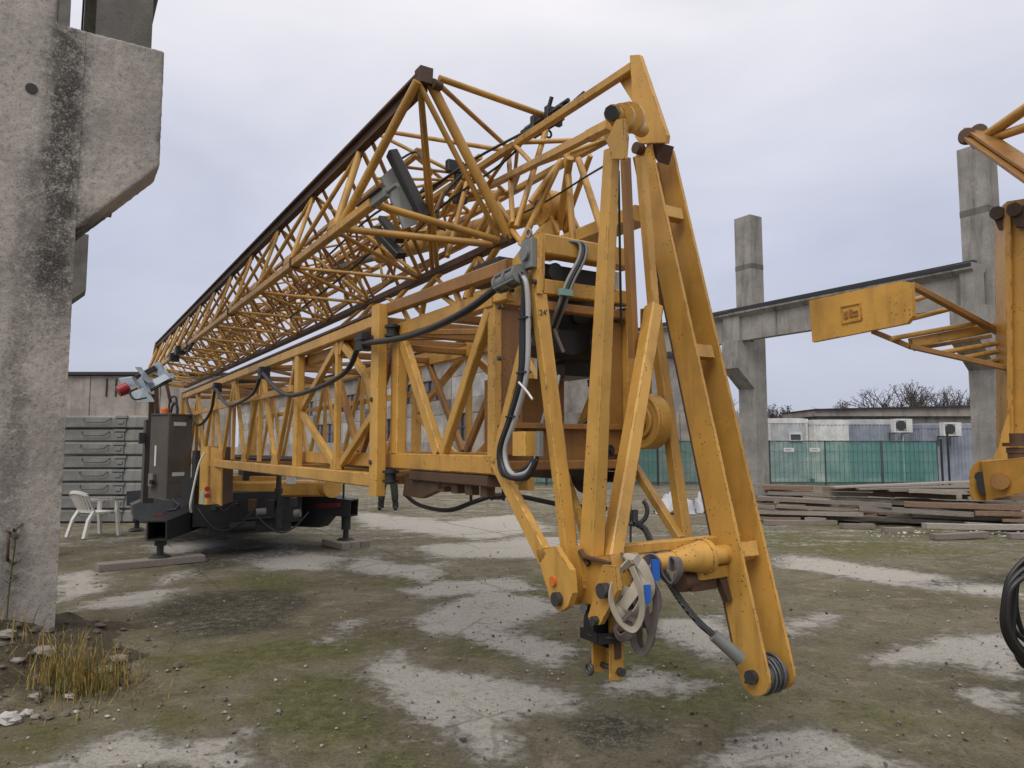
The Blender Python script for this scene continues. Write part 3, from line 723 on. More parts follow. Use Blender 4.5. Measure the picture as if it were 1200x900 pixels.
# ------------------------------------------------------------------ bare trees behind
BARK = m_plain('bark', (.075,.062,.055), .9, 0, .3)
LEAF = m_plain('withered_leaves', (.050,.028,.027), .8, 0, .5, 3)
def tree(px, D, topy, label, leafy, seed, spread=1.0):
    rr = random.Random(seed); x = pxX(px, D); H = zat(topy, D)
    root = thing('bare_tree', (x, D, 0), label, 'tree', 'bare winter trees behind the shed')
    tr = MB(); lf = MB(); tips = []
    def grow(p, d, L, r, lev):
        q = p; n = 3
        for i in range(n):
            d2 = (d + V((rr.uniform(-.2,.2), rr.uniform(-.2,.2), rr.uniform(-.05,.12)))).normalized(); e = q + d2*L/n
            tr.tube(q, e, r*(1 - .25*i/n), 5 if lev < 2 else 4, r*(1 - .25*(i+1)/n), caps=False); q = e; d = d2
            if lev >= 1 and lev < 5 and i < 2 and rr.random() < .8:
                grow(q, (d + V((rr.uniform(-1,1), rr.uniform(-1,1), rr.uniform(-.1,.7)))).normalized(), L*.55, r*.5, lev + 1)
        if lev < 5:
            for j in range(2 if lev else 5):
                s = spread*(1.0 if lev else .85)
                grow(q, (d + V((rr.uniform(-s,s), rr.uniform(-s,s), rr.uniform(-.1,.6)))).normalized(), L*.72, r*.62, lev + 1)
        else: tips.append(q)
    grow(V((x, D, -.05)), V((0,0,1)), H*.30, .085 + H*.006, 0)
    mz = max(v.z for v in tr.v); s = H/mz
    tr.v = [V((x + (v.x - x)*s, D + (v.y - D)*s, v.z*s)) for v in tr.v]
    link('trunk', tr, BARK, root)
    for q in tips:
        q = V((x + (q.x-x)*s, D + (q.y-D)*s, q.z*s))
        if rr.random() < leafy and mnoise.noise((q.x*.9, q.y*.5, q.z*.9 + seed)) > -.05:
            for _ in range(4):
                c = q + V((rr.uniform(-.2,.2), rr.uniform(-.2,.2), rr.uniform(-.2,.2))); a = V((rr.uniform(-1,1), rr.uniform(-1,1), rr.uniform(-1,1))).normalized()*.075; b = a.orthogonal().normalized()*.045
                lf.add([c - a, c + b, c + a, c - b], [(0,1,2,3)])
    if lf.v: link('crown', lf, LEAF, root)
tree(1052, 52, 452, 'bare spreading tree above the left end of the shed roof', .25, 3, 1.3)
tree(1083, 54, 447, 'tallest bare tree with dark clumps, above the middle of the shed roof', .5, 8)
tree(1117, 53, 456, 'bare tree above the right end of the shed roof', .4, 5)
tree(899, 55, 474, 'low bare tree with dark withered leaves, just right of the far column', .7, 9, 1.2)
tree(928, 57, 478, 'thin low bare tree left of the shed', .2, 12, 1.3)
tree(988, 53, 470, 'bushy tree with reddish withered leaves at the left end of the shed', 1.0, 21, 1.1)
tree(852, 58, 468, 'bare pale tree between the leaning crane plates and the far column', .1, 31, 1.0)
tree(672, 56, 446, 'bare tree seen through the head frame of the crane', .5, 41, 1.2)
tree(640, 60, 452, 'bare tree behind the black winch motor of the crane', .5, 47, 1.2)

# ------------------------------------------------------------------ tarpaulin bundles
TARP = m_plain('pale_tarpaulin', (.46,.47,.50), .45, 0, .2, 3)
def tarp(px, py, D, w, d, h, seed, label):
    rr = random.Random(seed); x = pxX(px, D); m = MB(); nu, nv = 26, 14; vs = []
    for j in range(nv + 1):
        for i in range(nu + 1):
            u, v = i/nu*2 - 1, j/nv*2 - 1; f = max(0, 1 - (abs(u)**2.5 + abs(v)**2.5)*.9)**.6
            n = mnoise.noise((u*3 + seed, v*3, 1))*.5 + mnoise.noise((u*8, v*8, seed))*.3
            vs.append(V((x + u*w/2*(1 + .1*n), D + v*d/2, max(.012, h*f*(1 + n)))))
    m.add(vs, [(j*(nu+1)+i, j*(nu+1)+i+1, (j+1)*(nu+1)+i+1, (j+1)*(nu+1)+i) for j in range(nv) for i in range(nu)], True)
    tag(link('tarpaulin', m, TARP), label, 'tarpaulin', 'crumpled tarpaulins')
tarp(788, 595, 17.5, .95, .6, .42, 2, 'crumpled pale tarpaulin on the ground left of the rear crane leg')
tarp(822, 592, 17.8, .42, .6, .42, 7, 'small pale tarpaulin bundle right of the rear crane leg')

# ------------------------------------------------------------------ lumber pile
def plank(name, x, y, z, L, w, t, yaw, tilt, mat, label, group, sq=0.0):
    m = MB(); rr = random.Random(int((x*997 + y*131 + z*53)*100)); n = 5; vs = []
    R = Matrix.Rotation(yaw, 3, 'Z') @ Matrix.Rotation(tilt, 3, 'Y'); bow = rr.uniform(-.012, .012)
    for i in range(n + 1):
        a = (i/n - .5)*L; e = (rr.uniform(-.006, .006), rr.uniform(-.004, .004)); cut = rr.uniform(-.03, .03)
        for b, c in ((-w/2, -t/2), (w/2, -t/2), (w/2, t/2), (-w/2, t/2)):
            vs.append(V((a + (cut*b/w if i in (0, n) else 0), b + e[0], c + e[1] + bow*(1 - (2*i/n - 1)**2))))
    fs = [(i*4+j, i*4+(j+1) % 4, (i+1)*4+(j+1) % 4, (i+1)*4+j) for i in range(n) for j in range(4)] + [(3,2,1,0), (n*4, n*4+1, n*4+2, n*4+3)]
    m.add(vs, fs)
    me = bpy.data.meshes.new(name); me.from_pydata([tuple(v) for v in m.v], [], m.f); me.update(); me.materials.append(mat)
    o = bpy.data.objects.new(name, me); COL.objects.link(o); o.location = (x, y, z); o.rotation_euler = (R.to_euler()); ORG[o.name] = V((x, y, z))
    return tag(o, label, 'plank', group)
WOODG = m_wood('grey_wood', (.14,.122,.105), (.38,.345,.31)); WOODB = m_wood('brown_wood', (.15,.09,.052), (.34,.225,.15)); WOODP = m_wood('pale_wood', (.27,.24,.205), (.54,.49,.435))
PG = 'weathered planks in the long lumber pile'
rr = random.Random(77); PYAW = -.40
PO = V((4.95, 15.75, 0)); PE, PN = V((math.cos(PYAW), math.sin(PYAW), 0)), V((-math.sin(PYAW), math.cos(PYAW), 0))
zc = .03
for k in range(6):
    th = rr.choice([.10,.12,.13,.11]); rows = 4 if k < 4 else 3
    for r in range(rows):
        xx = -.5 + rr.uniform(-.3, .5) + .12*k
        while xx < 7.0 - .22*k:
            L = rr.choice([.4, .7, 1.0, 1.5, 2.0, 2.6]); w = rr.choice([.10,.13,.17,.20,.24])
            if rr.random() > (.10 if k < 4 else .30):
                q = PO + PE*(xx + L/2) + PN*(.11*k + r*.33 + rr.uniform(-.09, .09) - (rr.uniform(0, .22) if r == 0 else 0))
                lv = min(2, k//3)
                plank('timber_plank', q.x, q.y, zc + th/2, L, w, th*rr.uniform(.45, .92), PYAW + rr.gauss(0, .11), rr.gauss(0, .016), rr.choice([WOODG, WOOD, WOODB, WOODB, WOODP]),
                      {0: 'weathered plank in the bottom layers of the long lumber pile', 1: 'weathered plank halfway up the long lumber pile', 2: 'weathered plank in the top layers of the long lumber pile'}[lv], ['planks low in the lumber pile', 'planks in the middle of the lumber pile', 'planks on top of the lumber pile'][lv])
            xx += L + rr.uniform(.0, .25)
    zc += th
for (x, y, z, L, yaw, tl, mt, lb) in [
    (5.9, 15.05, .05, 1.5, .03, 0, WOODG, 'single grey plank on the ground at the left end of the lumber pile'),
    (6.75, 14.35, .05, .62, -.05, 0, WOODG, 'short grey plank lying on the ground left of the slanting one'),
    (7.2, 13.75, .05, .55, .05, 0, WOODP, 'stubby pale plank lying on the ground in front of the lumber pile'),
    (7.75, 12.75, .065, 1.1, .22, -.02, WOODG, 'slanting grey plank lying nearest to us in front of the lumber pile'),
    (9.3, 12.75, .05, 1.3, -.12, 0, WOODG, 'thin grey plank on the ground before the right half of the pile'),
    (8.6, 13.45, .14, 2.0, -.10, .0, WOODP, 'long pale plank leaning out of the front of the pile')]:
    plank('timber_plank', x, y, z, L, .17, .09, yaw, tl, mt, lb, None)
for i, (x, y, z, L, yaw, tl, lb) in enumerate([
    (8.3, 15.4, .80, 3.0, -.10, -.045, 'long pale sheet lying on top of the lumber pile, rising to the right'),
    (8.5, 15.1, .75, 2.6, -.16, -.03, 'grey sheet under the long pale one on top of the lumber pile'),
    (8.8, 14.8, .71, 2.2, -.25, -.01, 'grey board sticking out on the right top of the lumber pile')]):
    plank('roof_sheet', x, y, z, L, .34, .035, yaw, tl, [WOODP, WOODG, WOODG][i], lb, None)
m = MB(); m.ball((10.15, 14.0, .0), .62, 1, .7, .9, .12, 14, 9, 3); m.v = [V((v.x, v.y, max(v.z, -.02))) for v in m.v]
tag(link('concrete_lump', m, STONEW), 'big pale concrete lump at the right end of the lumber pile', 'concrete lump')
m = MB()
for i in range(70): m.ball((rr.uniform(6.3, 9.8), rr.uniform(13.0, 13.9), .01), rr.uniform(.012, .04), 1, 1, .6, .3, 6, 4, i)
tag(link('rubble', m, STONEW), 'crumbs of pale rubble along the foot of the lumber pile', 'rubble', None, 'stuff')
# ================================================================== person behind the crane (only the lower legs show)
SKIN = m_plain('skin', (.45,.27,.20), .55, 0, .1); TROU = m_plain('dark_trousers', (.030,.036,.028), .85, 0, .3); JACK = m_plain('dark_jacket', (.03,.033,.04), .8, 0, .3)
BOOT = m_plain('boots', (.016,.014,.013), .6); HAIR = m_plain('hair', (.03,.02,.015), .7)
def skin_body(name, verts, edges, radii, root_i, mat, parent, o0):
    me = bpy.data.meshes.new(name); me.from_pydata([tuple(V(v) - o0) for v in verts], edges, []); me.update()
    o = bpy.data.objects.new(name, me); COL.objects.link(o)
    md = o.modifiers.new('skin', 'SKIN'); md.use_smooth_shade = True
    sv = me.skin_vertices[0].data
    for i, r in enumerate(radii): sv[i].radius = (r, r) if not isinstance(r, tuple) else r
    sv[root_i].use_root = True
    s = o.modifiers.new('sub', 'SUBSURF'); s.levels = 1; s.render_levels = 2
    me.materials.append(mat); o.parent = parent; ORG[o.name] = o0; return o
px0 = at_z(455, 597.5, 0); PX, PY = px0.x, px0.y
man = thing('person', (PX, PY, 0), 'person in dark trousers and boots standing far behind the crane post', 'person')
def pv(x, y, z): return V((PX + x, PY + y, z))
vsk = [pv(0,0,.95), pv(0,.02,1.15), pv(0,.02,1.38), pv(0,.01,1.50), pv(0,-.01,1.58),
       pv(.10,0,.90), pv(.155,-.02,.50), pv(.175,.03,.10), pv(.20,-.13,.045),
       pv(-.10,0,.90), pv(-.165,-.02,.50), pv(-.19,.03,.10), pv(-.215,-.13,.045),
       pv(.19,.02,1.42), pv(.25,.03,1.13), pv(.22,-.10,.90), pv(.20,-.14,.82),
       pv(-.19,.02,1.42), pv(-.25,.03,1.13), pv(-.22,-.10,.90), pv(-.20,-.14,.82)]
edk = [(0,1),(1,2),(2,3),(3,4),(0,5),(5,6),(6,7),(7,8),(0,9),(9,10),(10,11),(11,12),(2,13),(13,14),(14,15),(15,16),(2,17),(17,18),(18,19),(19,20)]
rad = [(.16,.11),(.15,.11),(.17,.11),.06,.055,.095,.066,.036,.024,.095,.066,.036,.024,.062,.05,.038,.035,.062,.05,.038,.035]
skin_body('body', vsk, edk, rad, 0, SKIN, man, V((PX, PY, 0)))
# clothes
skin_body('trousers', [pv(0,0,1.0), pv(.10,0,.88), pv(.155,-.02,.50), pv(.172,.025,.16), pv(-.10,0,.88), pv(-.165,-.02,.50), pv(-.187,.025,.16)],
          [(0,1),(1,2),(2,3),(0,4),(4,5),(5,6)], [(.185,.135),.12,.10,.092,.12,.10,.092], 0, TROU, man, V((PX, PY, 0)))
skin_body('jacket', [pv(0,0,.92), pv(0,.02,1.15), pv(0,.02,1.40), pv(.19,.02,1.42), pv(.25,.03,1.13), pv(.22,-.10,.92), pv(-.19,.02,1.42), pv(-.25,.03,1.13), pv(-.22,-.10,.92)],
          [(0,1),(1,2),(2,3),(3,4),(4,5),(2,6),(6,7),(7,8)], [(.19,.14),(.18,.13),(.20,.13),.08,.068,.055,.08,.068,.055], 0, JACK, man, V((PX, PY, 0)))
for s, bx in ((1, .18), (-1, -.195)):
    m = MB(); m.ball(pv(bx + s*.012, -.06, .052), .06, .82, 2.3, .87, 0, 12, 8); m.tube(pv(bx, .03, .05), pv(bx*.98, .03, .20), .078, 12)
    m.v = [V((v.x, v.y, max(v.z, .003))) for v in m.v]; link('boot', m, BOOT, man)
m = MB(); m.ball(pv(0, -.01, 1.66), .115, .80, .92, 1.08, 0, 14, 10); m.ball(pv(0, -.12, 1.64), .02, .8, 1, 1.2, 0, 8, 6); m.ball(pv(.088, 0, 1.65), .025, .5, 1, 1.3); m.ball(pv(-.088, 0, 1.65), .025, .5, 1, 1.3)
hd = link('head', m, SKIN, man)
m = MB(); m.ball(pv(.035, -.103, 1.67), .012); m.ball(pv(-.035, -.103, 1.67), .012); m.box(pv(0, -.108, 1.60), .045, .012, .01); link('face', m, BOOT, hd)
m = MB(); m.ball(pv(0, .012, 1.70), .118, .82, .95, .85, 0, 14, 10); link('hair', m, HAIR, hd)
for s in (1, -1):
    m = MB(); b = pv(s*.20, -.14, .80); m.ball(b - UP*.02, .036, .55, 1, 1.25)
    for j in range(4):
        k0 = b + V((0, -.026 + j*.017, -.05)); L = [.06, .07, .066, .052][j]
        m.path([k0, k0 + V((-s*.006, 0, -L*.5)), k0 + V((-s*.022, 0, -L*.9))], [.0095, .0085, .0065], 6)
    m.path([b + V((0, -.03, -.01)), b + V((-s*.012, -.052, -.035)), b + V((-s*.02, -.055, -.065))], [.011, .0095, .007], 6)
    link('hand', m, SKIN, man)

# ================================================================== white garden chair
c0 = at_z(106, 629, 0); CX, CY = c0.x, c0.y + .1
ch = thing('plastic_chair', (CX, CY, 0), 'white plastic garden armchair in front of the ballast stack', 'chair')
ang = math.radians(62)       # the sitter looks to the right and away from us
RX, RY = V((math.cos(ang), math.sin(ang), 0)), V((-math.sin(ang), math.cos(ang), 0))   # RX forward, RY left
def cv(f, l, z): return V((CX, CY, 0)) + RX*f + RY*l + UP*z
m = MB()
q = []
for i in range(9):
    a = -1 + 2*i/8
    q.append([cv(.24, a*.235, .425 + .012*a*a), cv(.18, a*.235, .44), cv(0, a*.23, .425 + .01*a*a), cv(-.20, a*.215, .42 + .012*a*a)])
vs = [p for r in q for p in r] + [p - UP*.02 for r in q for p in r]; n4 = 36
fs = [(i*4+j, i*4+j+1, (i+1)*4+j+1, (i+1)*4+j) for i in range(8) for j in range(3)]
fs2 = [tuple(n4 + k for k in f[::-1]) for f in fs]
m.add(vs, fs + fs2 + [(0,1,n4+1,n4),(1,2,n4+2,n4+1),(2,3,n4+3,n4+2),(32,n4+32,n4+33,33),(33,n4+33,n4+34,34),(34,n4+34,n4+35,35)], True)
m.bar(cv(.24, -.235, .41), cv(.24, .235, .41), .02, .05, RX)
link('seat', m, WHITEP, ch)
m = MB()
def bk(l, h):  # curved back surface: l in -1..1, h 0..1
    return cv(-.21 - .17*h + .07*l*l, l*(.215 + .03*h), .43 + .37*h - .05*h*l*l)
m.path([bk(-1 + .2*i, 1) for i in range(11)], .02, 8, (.055, .022), UP); m.path([bk(-1 + .2*i, .12) for i in range(11)], .02, 8, (.05, .02), UP)
for l in (-.78, -.52, -.26, 0, .26, .52, .78): m.path([bk(l*(.9 + .1*k/4), .12 + .86*k/4) for k in range(5)], .01, 6, (.050, .014), RY)
m.path([bk(-1, .05 + .95*k/4) for k in range(5)], .02, 8, (.05, .022), RY); m.path([bk(1, .05 + .95*k/4) for k in range(5)], .02, 8, (.05, .022), RY)
link('backrest', m, WHITEP, ch)
for s in (-1, 1):
    m = MB(); m.path(curve([bk(s, .72), cv(-.16, s*.275, .655), cv(.05, s*.285, .645), cv(.20, s*.275, .63), cv(.25, s*.265, .60)], 4), .02, 8, (.055, .022), RY); link('armrest', m, WHITEP, ch)
    m = MB(); m.path([cv(.25, s*.265, .61), cv(.245, s*.255, .42), cv(.29, s*.275, .0)], .02, 8, (.075, .045), RY); link('leg', m, WHITEP, ch)
    m = MB(); m.path([bk(s, .08), cv(-.25, s*.225, .30), cv(-.33, s*.25, .0)], .02, 8, (.075, .045), RY); link('leg', m, WHITEP, ch)

# ================================================================== timbers under the jacks
JL = at_z(187, 661, 0); JR = at_z(405, 640, 0)
def timber(A, B, w, h, label, mat=WOODG, z=0):
    m = MB(); m.bar(V((A.x, A.y, z + h/2)), V((B.x, B.y, z + h/2)), w, h, (B - A).cross(UP), ch=.06)
    return tag(link('timber_beam', m, mat), label, 'timber')
A = at_z(113, 669, 0); B = at_z(237, 657, 0)
timber(A, B, .26, .09, 'long grey timber beam under the left front jack of the crane')
tz = .09
for i in range(3):
    o = V((math.cos(.3), math.sin(.3) - 1.1, 0)); ax = V((.5, -.62, 0)).normalized(); sd = V((ax.y, -ax.x, 0))*-1
    c = V((JR.x, JR.y, 0)) + sd*(i - 1)*.165
    timber(c - ax*.36, c + ax*.36, .155, .10, ['leftmost short timber block under the right front jack', 'middle short timber block under the right front jack', 'rightmost short timber block under the right front jack'][i], WOOD)

# ================================================================== dirt mound, stones and grass at the foot of the left column
mm = MB(); nu, nv = 56, 44; mx0, mx1, my0, my1 = -5.2, -2.4, 4.15, 7.5; vs = []
for j in range(nv + 1):
    for i in range(nu + 1):
        x, y = mx0 + (mx1-mx0)*i/nu, my0 + (my1-my0)*j/nv
        d = math.hypot((x + 4.2)/1.25, (y - 5.65)/1.3) + .30*mnoise.noise((x*1.7, y*1.7, 9)) + .16*mnoise.noise((x*5, y*5, 4))
        hgt = max(0, 1 - d)**.8 * .27
        hgt *= 1 + .7*mnoise.noise((x*2.2, y*2.2, 2)); hgt += (.045*mnoise.noise((x*6, y*6, 5)) + .03*mnoise.noise((x*17, y*17, 7)))*min(1, max(0, 1.05 - d)*3)
        edge = min(1, min(i, nu-i, j, nv-j)/3)
        vs.append(V((x, y, (hgt if d < 1.05 else 0)*edge - .02 - .03*(1-edge))))
mm.add(vs, [(j*(nu+1)+i, j*(nu+1)+i+1, (j+1)*(nu+1)+i+1, (j+1)*(nu+1)+i) for j in range(nv) for i in range(nu)], True)
def mound_mat():
    k = NT('dark_soil'); n = k.noise(6, 8, .78); f = k.noise(38, 6, .75)
    c = k.mix(n, (.055,.045,.028), (.150,.120,.074)); c = k.mix(k.math('MULTIPLY', k.smooth(f, .5, .64), .7), c, (.016,.014,.011)); c = k.mix(k.math('MULTIPLY', k.smooth(f, .42, .34), .6), c, (.22,.19,.15))
    k.bump(k.math('ADD', f, n), 1.0, .04); return k.fin(c, .95)
mnd = link('soil_mound', mm, mound_mat(), None, (-3.6, 5.7, 0)); tag(mnd, 'low mound of dark soil and rubble at the foot of the left column', 'ground', None, 'structure')
def mz(x, y):
    i = min(nu, max(0, round((x-mx0)/(mx1-mx0)*nu))); j = min(nv, max(0, round((y-my0)/(my1-my0)*nv))); return max(0, vs[j*(nu+1)+i].z)
for i, (px, py, r, mt, lb) in enumerate([
    (12, 834, .06, STONEW, 'flat white concrete chunk at the very left edge, lowest of the rubble'),
    (32, 826, .035, STONEW, 'small white stone right beside the white chunk'),
    (43, 829, .025, STONE, 'little reddish stone right of the small white one'),
    (52, 772, .065, STONE, 'rounded tan stone on the mound, left of the grass tuft'),
    (42, 806, .030, STONE, 'small ochre stone on the mound below the rounded tan one'),
    (8, 768, .055, STONE, 'grey stone against the left edge by the column foot'),
    (82, 806, .026, STONEW, 'small pale stone at the foot of the grass tuft'),
    (122, 778, .05, STONE, 'grey stone half hidden behind the grass tuft'),
    (90, 833, .016, STONEW, 'tiny white pebble alone below the grass tuft'),
    (126, 838, .013, STONEW, 'tiny white pebble farthest right of the mound'),
    (20, 783, .03, STONE, 'small dull stone in the middle of the mound'),
    (140, 768, .04, STONE, 'flat grey stone right of the grass tuft')]):
    p = at_z(px, py, .06 if r > .02 else .01); z = mz(p.x, p.y)
    m = MB(); m.ball((p.x, p.y, z + r*.35), r, random.uniform(1, 1.7), random.uniform(.8, 1.1), .65, .20, 9, 6, i + 40)
    tag(link('stone', m, mt), lb, 'stone')
m = MB(); rg = random.Random(17)
for i in range(330):
    x, y = rg.gauss(-3.75, .55), rg.gauss(5.35, .6)
    if not (mx0 < x < mx1 and my0 < y < my1): continue
    r = rg.choice([.008,.012,.016,.022,.03,.045])*rg.uniform(.6, 1.2); m.ball((x, y, mz(x, y) + r*.2), r, rg.uniform(.7, 1.6), rg.uniform(.7, 1.3), .6, .3, 6, 4, i)
tag(link('rubble', m, m_concrete('soil_stone', (.12,.102,.08), .3, False, scale=3), None, (-3.75, 5.35, 0)), 'small broken stones and clods strewn over the soil mound by the left column', 'rubble', None, 'stuff')
# grass
def grass_mat():
    k = NT('dry_grass'); n = k.noise(14, 3); z = k.sep()[2]
    c = k.mix(k.smooth(n, .35, .65), (.085,.095,.022), (.38,.25,.065)); return k.fin(c, .8)
GM = grass_mat(); g = MB(); rg = random.Random(3)
def blade(b, h, lean, w):
    a = rg.uniform(0, 6.28); d = V((math.cos(a), math.sin(a), 0)); sd = V((-d.y, d.x, 0))*w
    pts = [b, b + UP*h*.45 + d*lean*.25, b + UP*h*.8 + d*lean*.6, b + UP*h + d*lean]
    g.add([pts[0]-sd, pts[0]+sd, pts[1]+sd*.9, pts[1]-sd*.9, pts[2]+sd*.6, pts[2]-sd*.6, pts[3]], [(0,1,2,3),(3,2,4,5),(5,4,6)])
for (px, py, n, hh, sp) in ((80, 800, 110, .40, .10), (102, 803, 80, .33, .08), (122, 800, 70, .32, .08), (145, 792, 45, .22, .06), (66, 790, 50, .28, .07), (30, 770, 14, .26, .10), (5, 760, 16, .24, .10), (45, 785, 20, .2, .1), (98, 812, 60, .13, .22), (60, 775, 40, .12, .25), (150, 800, 25, .10, .12)):
    p = at_z(px, py, .05)
    for _ in range(n):
        b = V((p.x + rg.gauss(0, sp), p.y + rg.gauss(0, sp), 0)); b.z = mz(b.x, b.y) - .01
        blade(b, hh*rg.uniform(.45, 1.1), rg.choice([rg.uniform(.02, .1), rg.uniform(.05, .26)]), rg.uniform(.0018, .0042))
tag(link('grass', g, GM, None, (-3.6, 5.3, 0)), 'tuft of dry yellowish grass growing from the mound by the left column', 'grass', None, 'stuff')
g = MB(); rg = random.Random(8); p = at_z(16, 752, .05); b = V((p.x, p.y - .1, mz(p.x, p.y)))
g.path(curve([b, b + V((.01, 0, .3)), b + V((.03, 0, .55)), b + V((.02, .02, .72))]), [.006]*25, 5)
for i in range(26):
    q = b + UP*rg.uniform(.25, .72) + V((.02, 0, 0)); a = rg.uniform(0, 6.28); e = q + V((math.cos(a)*.08, math.sin(a)*.08, rg.uniform(.02, .08))); s2 = (e - q).cross(UP).normalized()*.012
    g.add([q, (q+e)/2 + s2, e, (q+e)/2 - s2], [(0,1,2,3)])
WEED = m_plain('weed_green', (.085,.095,.04), .8, 0, .4)
tag(link('weed_plant', g, WEED), 'thin leafy weed standing against the foot of the left column', 'weed')
# ================================================================== the folded yellow tower crane
CR = thing('tower_crane', W(2.5, 13.4, 0), 'long yellow folding tower crane lying level on its outriggers, lattice jib folded on top', 'crane')
def part(name, m, mat, parent=CR): return link(name, m, mat, parent)
def tb(parent, A, B, r, mat=YELT, name='brace', n=8):
    m = MB(); m.tube(A, B, r*.80, n); return link(name, m, mat, parent)
def bb(parent, A, B, w, h, mat=YEL, name='brace', side=None, **k):
    m = MB(); m.bar(A, B, w, h, side, **k); return link(name, m, mat, parent)

# ---------------------------------------------------------------- outer mast (box lattice)
Lo, Lq = 1.83, 2.98
zb, zt = at_L(435, 562, Lo).z, at_L(435, 380, Lo).z
tc = tof(at_L(446, 470, Lo)); tp = tof(at_L(350, 480, Lo)); tm = tof(at_L(396, 470, Lo)); tf = 13.5
m = MB()
for L in (Lo, Lq):
    m.bar(W(L, tc, zb), W(L, tf, zb), .08, .095, PP, ch=.1); m.bar(W(L, tc, zt), W(L, tf, zt), .08, .085, PP, ch=.1)
mast = part('outer_mast', m, YEL)
for L in (Lo, Lq): bb(mast, W(L + .01, tc - .02, zt + .055), W(L + .01, tf, zt + .055), .11, .022, RUST, 'rail')
for L, s in ((Lo, 1), (Lq, -1)):
    bb(mast, W(L - s*.015, tc, zb - .10), W(L - s*.015, tc, zt + .10), .075, .125, YEL, 'post')
    bb(mast, W(L, tp, zb + .049), W(L, tp, zt - .044), .07, .10, YEL, 'post')
    bb(mast, W(L, tm, zb + .049), W(L, tm, zt - .044), .045, .05, YEL, 'post')
    zm = (zb + zt)/2
    for (ta, za, t2, z2) in ((tp - .07, zm + .02, tm + .05, zt - .055), (tp - .07, zm - .02, tm + .04, zb + .07), (tm - .04, zt - .055, tc + .08, zm + .06), (tm - .04, zb + .07, tc + .08, zm - .06)):
        bb(mast, W(L + s*.012, ta, za), W(L + s*.012, t2, z2), .042, .062, YEL)
    n = 5; w = (tf - tp - .15)/n
    for i in range(n):
        t0 = tp + .1 + w*i
        bb(mast, W(L + s*.010, t0 + .04, zt - .052), W(L + s*.010, t0 + w/2 - .03, zb + .05), .04, .052, YEL)
        bb(mast, W(L + s*.010, t0 + w/2 + .03, zb + .067), W(L + s*.010, t0 + w - .04, zt - .045), .04, .052, YEL)
        if i: bb(mast, W(L + s*.008, t0, zb + .067), W(L + s*.008, t0, zt - .052), .04, .05, YEL)
    zr = at_L(345, 456, Lo).z
    bb(mast, W(L - s*.038, tp + .08, zr), W(L - s*.038, tf, zr - .02), .022, .06, YEL, 'side_rail')
    bb(mast, W(L, tf - .05, zb - .05), W(L, tf - .05, zt + .05), .11, .13, YEL, 'post')
k = 0
for i, t in enumerate([tc + .05, tm, tp] + [tp + .1 + (tf-tp-.15)/5*j for j in range(1, 6)]):
    for z in (zb, zt):
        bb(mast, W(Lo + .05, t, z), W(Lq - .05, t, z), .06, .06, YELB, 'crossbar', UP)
ts = [tc + .1, tm, tp] + [tp + .1 + (tf-tp-.15)/5*j for j in range(1, 6)]
for i in range(len(ts) - 1):
    a, b = (Lo + .06, Lq - .06) if i % 2 else (Lq - .06, Lo + .06)
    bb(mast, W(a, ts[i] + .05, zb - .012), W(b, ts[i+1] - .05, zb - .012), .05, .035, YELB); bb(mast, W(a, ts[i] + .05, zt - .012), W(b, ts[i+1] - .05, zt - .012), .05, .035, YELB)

# gusset plates and bolts where the braces meet the chords
for (t, z, up) in [(tm, zt - .045, -1), (tm, zb + .05, 1), (tp + .1, zt - .045, -1)] + [(tp + .1 + (tf-tp-.15)/5*(j + .5), zb + .05, 1) for j in range(5)] + [(tp + .1 + (tf-tp-.15)/5*j, zt - .045, -1) for j in range(1, 5)]:
    m = MB(); m.plate([W(Lo - .012, t - .13, z), W(Lo - .012, t + .13, z), W(Lo - .012, t + .06, z + up*.10), W(Lo - .012, t - .06, z + up*.10)], PP*.010); link('gusset', m, YELR, mast)
for zz in (zb + .12, (zb+zt)/2, zt - .12):
    m = MB(); m.disc(W(Lo - .055, tc + .02, zz), PP, .016, .02, 6); link('bolt', m, STEEL, mast)
m = MB(); m.path(curve([W(Lo + .25, tc - .4, zb + .10), W(Lo + .3, tc + 1, zb + .07), W(Lo + .28, tc + 3, zb + .09), W(Lo + .3, tc + 5.5, zb + .07), W(Lo + .3, tf - .3, zb + .1)]), .022, 8); m.path(curve([W(Lo + .32, tc - .4, zb + .12), W(Lo + .36, tc + 1.4, zb + .07), W(Lo + .34, tc + 3.4, zb + .10), W(Lo + .36, tf - .3, zb + .08)]), .018, 8); link('cable', m, RUBB, mast)
